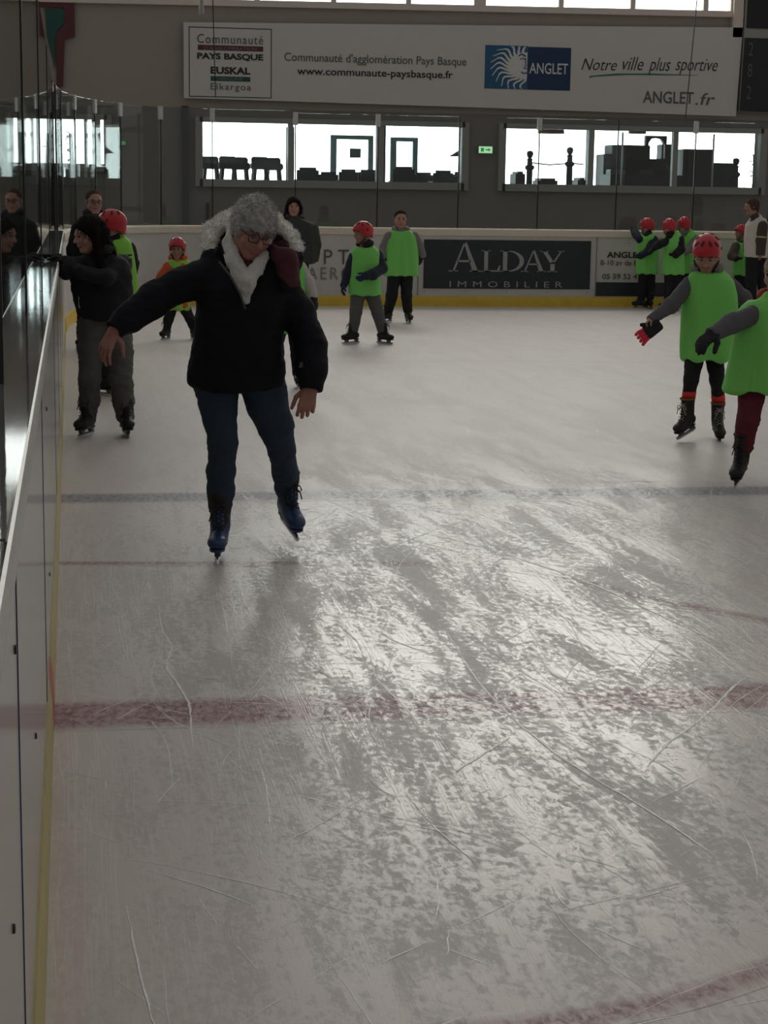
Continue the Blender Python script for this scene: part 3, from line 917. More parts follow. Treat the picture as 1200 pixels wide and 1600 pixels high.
# roman capitals drawn from strokes and serifs: each glyph in a unit box
def glyph(ch):
    S = []
    def bar(x0, z0, x1, z1, w0, w1=None):
        w1 = w0 if w1 is None else w1
        S.append([(x0 - w0 / 2, z0), (x0 + w0 / 2, z0), (x1 + w1 / 2, z1), (x1 - w1 / 2, z1)])
    def serif(x, z, w, up):
        h = .035
        S.append([(x - w / 2, z), (x + w / 2, z), (x + w / 2, z + h * up), (x - w / 2, z + h * up)][::1 if up > 0 else -1])
    if ch == 'A':
        bar(.14, 0, .50, 1.0, .07, .05); bar(.84, 0, .50, 1.0, .19, .08); S.append([(.26, .32), (.70, .32), (.68, .385), (.285, .385)])
        serif(.14, 0, .30, 1); serif(.84, 0, .36, 1)
    if ch == 'L':
        bar(.28, 0, .28, 1, .19); serif(.28, 0, .46, 1); serif(.28, 1, .46, -1)
        S.append([(.28, 0), (.93, 0), (.98, .30), (.93, .30), (.82, .07), (.28, .06)])
    if ch == 'D':
        bar(.22, 0, .22, 1, .17); serif(.22, 0, .40, 1); serif(.22, 1, .40, -1)
        n = 16
        for i in range(n):
            a0, a1 = [-math.pi / 2 + math.pi * (i + k) / n for k in (0, 1)]
            q = lambda a, rx, rz: (.34 + rx * math.cos(a), .5 + rz * math.sin(a))
            S.append([q(a0, .64, .5), q(a1, .64, .5), q(a1, .46, .445), q(a0, .46, .445)])
        S.append([(.22, 0), (.35, 0), (.35, .055), (.22, .055)]); S.append([(.22, .945), (.35, .945), (.35, 1), (.22, 1)])
    if ch == 'Y':
        bar(.52, 0, .52, .46, .18); bar(.52, .40, .16, 1, .19, .18); bar(.54, .40, .88, 1, .09, .06)
        serif(.52, 0, .44, 1); serif(.16, 1, .36, -1); serif(.88, 1, .28, -1)
    return S
def serif_word(o, boxes, m, name):
    q = MB()
    for ch, x0, x1, z0, z1 in boxes:
        for poly in glyph(ch):
            q.prism([(x0 + a * (x1 - x0), z0 + b * (z1 - z0)) for a, b in poly], (-o.location.x, -.003, -o.location.z), (1, 0, 0), (0, 0, 1), (0, .003, 0))
    q.build(name, m, o)
serif_word(al, [('A', 5.46, 5.93, .513, .945), ('L', 5.93, 6.24, .513, .825), ('D', 6.22, 6.60, .513, .825), ('A', 6.55, 6.92, .513, .835), ('Y', 6.84, 7.20, .513, .825)], M['ink_dim'], 'company_lettering')
ptext(al, 'trade_lettering', 'IMMOBILIER', 5.473, 7.186, .285, .372, M['ink_dim'], spacing=1.75)

ad = flat_thing('advertising_panel', 7.70, 9.6, .164, .368, YF - .012, M['advert_navy'], 'low dark strip advert on the far boards under the ANGLET address lettering', 'advert')
adr = empty('advert_lettering', (7.7, YF - .004, .40), 'dark ANGLET address and telephone lettering on the far boards', 'advert')
ptext(adr, 'town_lettering', 'ANGLET', 7.859, 8.42, .730, .820, M['ink'], bold=.02)
ptext(adr, 'address_lettering', '8-10 av de Biarritz', 7.764, 8.62, .619, .700, M['ink_grey'])
ptext(adr, 'telephone_lettering', '05 59 52 47 9', 7.801, 8.50, .415, .495, M['ink_grey'], bold=.012)
go = empty('advert_lettering', (1.0, YF - .004, .3), 'large thin dark lettering GOD ... PT AERO on the far boards', 'advert')
ptext(go, 'lettering', 'GOD', 1.03, 1.68, .50, .755, M['ink_grey'])
ptext(go, 'lettering', 'PT', 3.607, 3.974, .604, .813, M['ink_grey'], spacing=1.5)
ptext(go, 'lettering', 'AERO', 3.365, 4.02, .382, .560, M['ink_pale'], spacing=1.3)
q = MB(); q.box(.026, .117, -.002, .003, .128, .154); q.build('dash_mark', M['ink_grey'], go)

# ------------------------------------------------------------------ banner above the windows
BY = 29.58
ban = flat_thing('banner', 1.817, 11.15, 3.09, 4.27, BY, M['banner'], 'long pale banner across the end wall with town and region names', 'banner', t=.03,
                 trap=[(1.817, 3.092), (6.5, 3.05), (11.12, 3.0), (11.17, 4.46), (6.5, 4.36), (1.817, 4.27)])
q = MB()
x0, x1, z0, z1, t = 1.899, 3.228, 3.115, 4.205, .013
for a, b, c, d in ((x0, x1, z0, z0 + t), (x0, x1, z1 - t, z1), (x0, x0 + t, z0, z1), (x1 - t, x1, z0, z1)):
    q.box(a - 1.817, b - 1.817, -.003, 0, c - 3.09, d - 3.09)
q.build('emblem_frame', M['ink'], ban)
def bar(name, x0, x1, z0, z1, m, rnd=0.0):
    q = MB(); q.box(x0 - 1.817, x1 - 1.817, -.003, .0, z0 - 3.09, z1 - 3.09); return q.build(name, m, ban)
ptext(ban, 'lettering', 'Communauté', 2.033, 3.090, 3.955, 4.095, M['ink_grey'], spacing=1.15)
bar('red_bar', 2.043, 3.09, 3.846, 3.927, M['ink_red'])
ptext(ban, 'small_lettering', "D'AGGLOMÉRATION", 2.14, 2.98, 3.858, 3.918, M['ink_pale'])
ptext(ban, 'bold_lettering', 'PAYS BASQUE', 2.032, 3.091, 3.690, 3.805, M['ink'], bold=.035)
ptext(ban, 'bold_lettering', 'EUSKAL', 2.246, 2.885, 3.480, 3.593, M['ink'], bold=.035)
bar('green_bar', 2.246, 2.885, 3.369, 3.444, M['ink_teal'])
ptext(ban, 'small_lettering', 'HIRIGUNE', 2.36, 2.76, 3.382, 3.430, M['ink_pale'])
ptext(ban, 'lettering', 'Elkargoa', 2.246, 2.895, 3.200, 3.335, M['ink_grey'], spacing=1.15)
ptext(ban, 'lettering', "Communauté d'agglomération Pays Basque", 3.433, 6.435, 3.672, 3.850, M['ink_grey'], bold=.004)
ptext(ban, 'bold_lettering', 'www.communaute-paysbasque.fr', 3.642, 6.214, 3.466, 3.622, M['ink'], bold=.012)
# sun emblem: blue square, pale profile face, wavy rays
bar('emblem_square', 6.747, 7.47, 3.357, 4.055, M['ink_blue'])
q = MB()
fx, fz = 7.462 - 1.817, 3.74 - 3.09
prof = [(0, .30), (-.03, .30), (-.06, .24), (-.03, .13), (-.012, .05), (-.02, -.0)]
n = 20
disk = [(fx + .31 * math.cos(a), fz + .215 * math.sin(a)) for a in (math.pi / 2 + math.pi * i / n for i in range(n + 1))]
q.prism(disk, (0, -.006, 0), (1, 0, 0), (0, 0, 1), (0, .003, 0))
q.build('emblem_face', M['ink_white'], ban)
for i in range(13):
    a = math.radians(100 + i * 13.5)
    pts, L = [], []
    r0, r1 = .20, .62
    for k in range(9):
        t = k / 8; r = r0 + (r1 - r0) * t
        wob = .045 * math.sin(t * 7.5) * (.4 + t); wd = .030 * (1 - t * .75)
        L.append((r * math.cos(a) - wob * math.sin(a), r * math.sin(a) * .72 + wob * math.cos(a), wd))
    left, right = [], []
    for (x, z, w) in L:
        nx, nz = -math.sin(a), math.cos(a)
        left.append((x + nx * w, z + nz * w)); right.append((x - nx * w, z - nz * w))
    poly = [(max(6.757 - 1.817, min(7.46 - 1.817, fx + x)), max(3.365 - 3.09, min(4.045 - 3.09, fz + z))) for x, z in left + right[::-1]]
    q = MB()
    for k in range(8):
        quad = [poly[k], poly[k + 1], poly[len(poly) - 2 - k], poly[len(poly) - 1 - k]]
        if abs((quad[1][0] - quad[0][0]) * (quad[2][1] - quad[0][1]) - (quad[1][1] - quad[0][1]) * (quad[2][0] - quad[0][0])) > 1e-6:
            q.prism(quad, (0, -.0055, 0), (1, 0, 0), (0, 0, 1), (0, .003, 0))
    if q.v: q.build('emblem_ray', M['ink_white'], ban)
bar('emblem_navy_square', 7.472, 8.206, 3.354, 4.046, M['ink_navy'])
q = MB()
q.tube([(fx - .15, -.008, fz + .15), (fx - .10, -.008, fz + .185), (fx - .03, -.008, fz + .15)], .012, 6)
q.tube([(fx - .13, -.008, fz + .10), (fx - .08, -.008, fz + .115), (fx - .03, -.008, fz + .10)], .008, 6)
q.tube([(fx - .035, -.008, fz + .12), (fx - .02, -.008, fz + .0), (fx - .06, -.008, fz - .04), (fx - .01, -.008, fz - .05)], .009, 6)
q.tube([(fx - .10, -.008, fz - .10), (fx - .06, -.008, fz - .125), (fx - .005, -.008, fz - .115)], .010, 6)
q.build('emblem_features', M['ink_blue'], ban)
ptext(ban, 'town_lettering', 'ANGLET', 7.500, 8.160, 3.615, 3.792, M['ink_white'], bold=.008)
for s, a, b in (('Notre', 8.391, 9.00), ('ville', 9.10, 9.46), ('plus', 9.55, 9.93), ('sportive', 10.02, 10.758)):
    lo = {'Notre': 3.70, 'ville': 3.715, 'plus': 3.645, 'sportive': 3.665}[s]
    ptext(ban, 'slogan_lettering', s, a, b, lo, {'Notre': 3.885, 'ville': 3.93, 'plus': 3.935, 'sportive': 3.93}[s], M['ink'], shear=.35, bold=-.008)
q = MB(); q.prism([(8.528 - 1.817, .475), (8.60 - 1.817, .50), (9.2 - 1.817, .545), (10.40 - 1.817, .565), (10.44 - 1.817, .572), (9.6 - 1.817, .580), (9.0 - 1.817, .565), (8.54 - 1.817, .515)], (0, -.003, 0), (1, 0, 0), (0, 0, 1), (0, .003, 0))
q.build('brush_stroke', M['ink_green'], ban)
ptext(ban, 'town_lettering', 'ANGLET', 9.472, 10.36, 3.185, 3.385, M['ink_grey'], bold=.012)
ptext(ban, 'lettering', '.fr', 10.39, 10.737, 3.175, 3.372, M['ink_grey'], shear=.15)

# ------------------------------------------------------------------ scoreboard, exit sign, wall emblem, hanging gear
sb = empty('scoreboard', (11.17, 29.5, 3.05), 'dark scoreboard right of the banner, cut off by the picture edge', 'scoreboard')
q = MB(); q.prism([(.0, .03), (2.4, -.05), (2.4, 2.25), (.03, 2.25)], (0, .05, 0), (1, 0, 0), (0, 0, 1), (0, .1, 0)); q.build('housing', M['frame'], sb)
q = MB(); q.prism([(.0, .04), (2.4, -.02), (2.4, 1.24), (.03, 1.24)], (0, .03, 0), (1, 0, 0), (0, 0, 1), (0, .03, 0)); q.build('score_face', M['score'], sb)
q = MB(); q.box(.05, 2.4, .03, .06, 1.40, 2.2); q.build('upper_face', M['black'], sb)
for i, z in enumerate((.24, .60, .95)):
    wall_text('score_digits', '28'[i % 2], .10, .18, z, z + .22, .028, M['ink_grey'], sb)
ex = empty('exit_sign', (6.682, 29.62, 2.308), 'small lit green and white exit sign between the two wide windows', 'exit sign')
q = MB(); q.box(0, .241, 0, .06, 0, .12); q.build('housing', M['frame'], ex)
q = MB(); q.box(.006, .235, -.006, 0, .006, .114); q.build('lit_face', M['exit'], ex)
q = MB(); q.prism([(.04, .03), (.09, .03), (.09, .09), (.04, .09)], (0, -.008, 0), (1, 0, 0), (0, 0, 1), (0, .002, 0))
q.prism([(.12, .05), (.17, .05), (.17, .03), (.205, .06), (.17, .09), (.17, .07), (.12, .07)], (0, -.008, 0), (1, 0, 0), (0, 0, 1), (0, .002, 0)); q.build('arrow_symbol', M['exit_green'], ex)
ex2 = empty('exit_sign', (.80, 29.62, 2.33), 'tiny green exit light on the wall behind the corner glass', 'exit sign')
q = MB(); q.box(0, .09, 0, .05, 0, .07); q.build('housing', M['frame'], ex2)
q = MB(); q.box(.008, .082, -.004, 0, .008, .062); q.build('lit_face', M['exit_green'], ex2)
em = empty('wall_emblem', (-.45, 29.64, 3.2), 'dark red and teal painted letter emblem high on the end wall', 'emblem')
q = MB(); q.prism([(0, 1.36), (.56, 1.36), (.56, .80), (.40, .76), (.36, .02), (.26, .02), (.26, .80), (.40, 1.0), (.40, 1.24), (0, 1.24)], (0, 0, 0), (1, 0, 0), (0, 0, 1), (0, .04, 0)); q.build('red_outline', M['ink_red'], em)
q = MB(); q.prism([(.10, 1.22), (.40, 1.22), (.40, 1.0), (.26, .86), (.24, .30), (.12, .80)], (0, .01, 0), (1, 0, 0), (0, 0, 1), (0, .03, 0)); q.build('teal_fill', M['ink_teal'], em)
def cable(p0, p1, label):
    q = MB(); q.tube([p0, [(a + b) / 2 for a, b in zip(p0, p1)], p1], .008, 6)
    return tag(q.build('hanging_cable', M['black']), label, 'cable', 'thin cables hanging in front of the banner')
cable((2.0, 26.4, 5.6), (2.075, 26.4, 2.95), 'thin black cable hanging across the framed emblem of the banner')
cable((9.33, 26.4, 6.2), (9.13, 26.4, 2.80), 'thin black cable hanging across the slogan of the banner')
q = MB(); q.lathe([(.03, 0), (.04, .03), (.04, 1.6), (.02, 1.65)], (2.09, 29.4, 4.36), 12)
tag(q.build('hanging_rod', M['frame']), 'short dark rod hanging over the left end of the banner', 'rod')

# ------------------------------------------------------------------ lobby furniture seen through the windows (silhouettes against daylight)
LX = lambda px, Y: (2.054 + (px - 310) * .010951) * Y / 29.7
def stool(x, y, label):
    o = empty('bar_stool', (x, y, 1.25), label, 'stool', 'high stools in the lobby')
    q = MB(); q.box(-.17, .17, -.16, .16, .76, .88); q.build('seat', M['furniture'], o, bevel=.02)
    q = MB(); q.box(-.15, .15, .11, .15, .86, .98); q.build('backrest', M['furniture'], o, bevel=.02)
    for sx in (-1, 1):
        for sy in (-1, 1):
            q = MB(); q.tube([(sx * .10, sy * .11, .78), (sx * .17, sy * .15, 0)], .034, 6); q.build('leg', M['furniture'], o)
    return o
for px, y, lb in ((328, 32.0, 'dark high stool at the left end of the lobby window'), (354, 31.6, 'dark high stool second from the left in the lobby window'), (372, 32.3, 'dark high stool third from the left in the lobby window'),
                  (402, 31.6, 'dark high stool fourth from the left in the lobby window'), (421, 32.3, 'dark high stool beside the dark column in the lobby window')):
    stool(LX(px, y), y, lb)
def armchair(x, y, w, h, label):
    o = empty('lounge_chair', (x, y, 1.25), label, 'chair', 'dark lounge chairs along the lobby windows')
    q = MB(); q.box(-w / 2 + .04, w / 2 - .04, -.3, .3, .0, .42); q.build('seat', M['furniture'], o, bevel=.03)
    q = MB(); q.box(-w / 2, w / 2, -.34, -.24, .3, h); q.build('backrest', M['furniture'], o, bevel=.045)
    for s in (-1, 1):
        q = MB(); q.box(s * (w / 2 - .03) - .03, s * (w / 2 - .03) + .03, -.3, .28, .12, .6); q.build('armrest', M['furniture'], o, bevel=.02)
    return o
k = 0
ordn = ['first', 'second', 'third', 'fourth', 'fifth', 'sixth', 'seventh', 'eighth', 'ninth']
for px, w, h in ((470, .34, .80), (501, .32, .74), (531, .30, .78), (561, .32, .79), (615, .34, .84), (645, .32, .76), (675, .32, .79), (704, .32, .78)):
    armchair(LX(px, 31.2 + (k % 2) * .8), 31.2 + (k % 2) * .8, w * 1.12, h, 'dark lounge chair back in the left lobby window, %s from the dark column' % ordn[k]); k += 1
q = MB(); q.box(LX(441, 31), LX(452, 31), 30.9, 31.1, 1.25, 2.72); structure(q.build('column_lobby', M['furniture_grey']), 'dark lobby column behind the left window')
q = MB(); q.box(LX(580, 33), LX(590, 33), 32.9, 33.1, 1.25, 2.98); structure(q.build('column_lobby', M['furniture_grey']), 'thin lobby column behind the left window')
q = MB(); q.box(LX(905, 33), LX(914, 33), 32.9, 33.1, 1.25, 2.98); structure(q.build('column_lobby', M['furniture_grey']), 'lobby column behind the right window')
def door_frame(n, pa, pb, y, ztop, label):
    d = structure(empty('door_%d' % n, (LX(pa, y), y, 1.25)), label)
    L = LX(pb, y) - LX(pa, y)
    q = MB()
    for a, b, c, e in ((0, .12, 0, ztop - 1.25), (L - .10, L, 0, ztop - 1.25), (0, L, ztop - 1.25, ztop - 1.17)):
        q.box(a, b, -.05, .05, c, e)
    q.build('door_frame', M['door_grey'], d)
    q = MB(); q.box(.12, L - .10, -.01, .0, 0, ztop - 1.25); q.build('pane', M['pane'], d)
    return d
d1 = door_frame(1, 507, 572, 35.2, 2.66, 'grey framed glass door of the lobby in the left window')
q = MB(); q.box(.38, .60, -.03, -.015, 1.06, 1.24); q.build('notice', M['furniture_grey'], d1)
door_frame(2, 598, 640, 35.2, 2.64, 'second grey framed glass door of the lobby in the left window')
def bollard(px, y, ztop, label):
    h = ztop - 1.25
    q = MB(); q.lathe([(.09, 0), (.09, .05), (.06, .08), (.055, h - .34), (.085, h - .31), (.085, h - .27), (.05, h - .25), (.045, h - .17), (.06, h - .155), (.03, h - .13), (.05, h - .10), (.062, h - .055), (.05, h - .015), (.01, h)], (LX(px, y), y, 1.25), 14)
    return tag(q.build('turned_post', M['furniture']), label, 'post', 'turned posts in the lobby')
bollard(815, 31.2, 2.41, 'dark turned post with ball top at the left end of the right lobby window')
bollard(878, 31.0, 2.48, 'taller dark turned post with ball top in the right lobby window')
bollard(1146, 31.2, 2.35, 'dark turned post with ball top at the right end of the right lobby window')
q = MB(); q.tube([(LX(815, 31.1), 31.1, 2.20), (LX(846, 31.1), 31.1, 2.17), (LX(878, 31.1), 31.1, 2.20), (LX(900, 31.1), 31.1, 2.19)], .012, 6)
tag(q.build('rope', M['furniture']), 'dark rail strung between the turned posts in the right lobby window', 'rail')
for px0, px1, zt, lb in ((790, 805, 2.05, 'low dark planter box at the left end of the right lobby window'), (826, 856, 1.94, 'low dark bench behind the first turned post'), (888, 902, 1.96, 'low dark bench beside the tall turned post')):
    q = MB(); q.box(LX(px0, 31.6), LX(px1, 31.6), 31.4, 31.9, 1.25, zt); tag(q.build('bench', M['furniture'], bevel=.04), lb, 'bench')
# bar with a dark back wall and an arched opening
y = 32.2
bc = empty('bar_counter', (LX(925, y), y, 1.25), 'large dark bar with shelves and an arched opening in the right lobby window', 'bar')
def bq(name, pa, pb, za, zb, m='furniture', d=(0, .5), bev=.01):
    q = MB(); q.box(LX(pa, y) - bc.location.x, LX(pb, y) - bc.location.x, d[0], d[1], za - 1.25, zb - 1.25); return q.build(name, M[m], bc, bevel=bev)
bq('counter', 926, 1090, 1.25, 2.03, d=(-.7, -.1))
bq('back_wall', 960, 1045, 1.25, 2.33); bq('back_wall', 945, 1006, 2.1, 2.57); bq('back_wall', 1030, 1045, 2.3, 2.60); bq('back_wall', 932, 962, 1.25, 2.40)
q = MB(); arch = [(LX(1006, y), 2.33), (LX(1006, y), 2.62), (LX(1010, y), 2.69), (LX(1018, y), 2.71), (LX(1026, y), 2.69), (LX(1030, y), 2.62), (LX(1030, y), 2.33)]
rim_o = [(LX(1001, y), 2.33), (LX(1001, y), 2.74), (LX(1035, y), 2.74), (LX(1035, y), 2.33)]
for i in range(len(arch) - 1):
    a, b = arch[i], arch[i + 1]
    oa = [LX(1001, y) if a[0] < LX(1018, y) else LX(1035, y), max(a[1], 2.33) if i < 2 or i > 4 else 2.75]
    ob = [LX(1001, y) if b[0] < LX(1018, y) else LX(1035, y), b[1] if i + 1 < 2 or i + 1 > 4 else 2.75]
    q.prism([a, b, ob, oa], (-bc.location.x, .1, -1.25), (1, 0, 0), (0, 0, 1), (0, .1, 0))
q.build('arch_surround', M['furniture'], bc)
for pa, pb in ((931, 955), (985, 1015), (1000, 1020)):
    bq('appliance', pa, pb, 2.03, 2.12, 'furniture_grey', (-.5, -.2))
for px in (1020, 1026, 1033):
    q = MB(); q.lathe([(.035, 0), (.04, .02), (.04, .12), (.02, .15), (.02, .19)], (LX(px, y) - bc.location.x, -.5, .78), 10); q.build('tap', M['furniture_grey'], bc)
q = MB(); q.box(LX(1060, y), LX(1110, y), y, y + .5, 1.25, 2.52); tag(q.build('shelf_unit', M['furniture'], bevel=.02), 'dark shelf unit right of the arched bar in the lobby window', 'shelf unit')
q = MB(); q.box(LX(1110, y), LX(1150, y), y + .1, y + .5, 1.25, 2.28); tag(q.build('cupboard', M['furniture'], bevel=.02), 'lower dark cupboard at the right of the lobby bar', 'cupboard')
for px, lb in ((961, 'slim pale upright added for a bright gap before the bar'), (1108, 'slim pale upright added for a bright gap before the shelf unit')):  # pale uprights added to stand for thin bright gaps in the glazing
    q = MB(); q.lathe([(.018, 0), (.018, 1.5)], (LX(px, 31), 31, 1.25), 8); tag(q.build('gap_pole', M['mullion']), lb, 'gap_pole', 'bright gap uprights in the lobby')
for px0, px1, zt, lb in ((826, 868, 2.84, 'terracotta lamp shade hanging in the left of the right lobby window'), (970, 998, 2.87, 'terracotta lamp shade hanging over the bar')):
    q = MB(); c = (LX(px0, 31.5) + LX(px1, 31.5)) / 2; w = (LX(px1, 31.5) - LX(px0, 31.5)) / 2
    q.lathe([(w, 0), (w * .9, .10), (w * .5, .16), (.04, .2), (.02, .24)], (c, 31.5, zt - .12), 16); tag(q.build('lamp_shade', M['lamp_red']), lb, 'lamp', 'terracotta lamps in the lobby')
# leaning frond at the right end of each window and a palm in the corner window
def fern(px, y, z0, h, label):
    o = empty('potted_palm', (LX(px, y), y, z0), label, 'plant')
    q = MB(); q.lathe([(.11, 0), (.14, .25), (.12, .26)], (0, 0, 0), 12); q.build('pot', M['furniture_grey'], o)
    q = MB(); q.tube([(0, 0, .2), (.02, 0, h * .6), (0, 0, h)], [.05, .04, .03], 8); q.build('trunk', M['furniture'], o)
    rr = np.random.default_rng(int(px)); q = MB()
    for i in range(26):
        a = rr.uniform(0, 6.28); zz = h * rr.uniform(.35, 1.0); L = rr.uniform(.12, .26)
        d = Vector((math.cos(a), math.sin(a), rr.uniform(-.1, .5))); p = Vector((0, 0, zz)); s = Vector((-math.sin(a), math.cos(a), 0)) * .03
        q.add([p - s * .3, p + d * L * .5 - s, p + d * L * .5 + s, p + d * L - Vector((0, 0, .05)), p + s * .3], [(0, 1, 2, 4), (1, 3, 2)])
    q.build('fronds', M['furniture'], o)
fern(124, 31.3, 1.25, 1.30, 'dark potted palm in the window behind the corner glass')
fern(1176, 30.8, 1.25, 1.15, 'dark plant at the right end of the right lobby window')
q = MB(); q.prism([(0, 0), (.10, .02), (.05, .30), (.16, .55), (.06, .62), (.03, .93), (-.02, .93), (-.02, .34), (-.22, .22), (-.03, .22)], (LX(708, 30.6), 30.6, 2.05), (1, 0, 0), (0, 0, 1), (0, .03, 0))
tag(q.build('hanging_pennant', M['furniture']), 'dark pointed pennant at the right edge of the left lobby window', 'pennant')
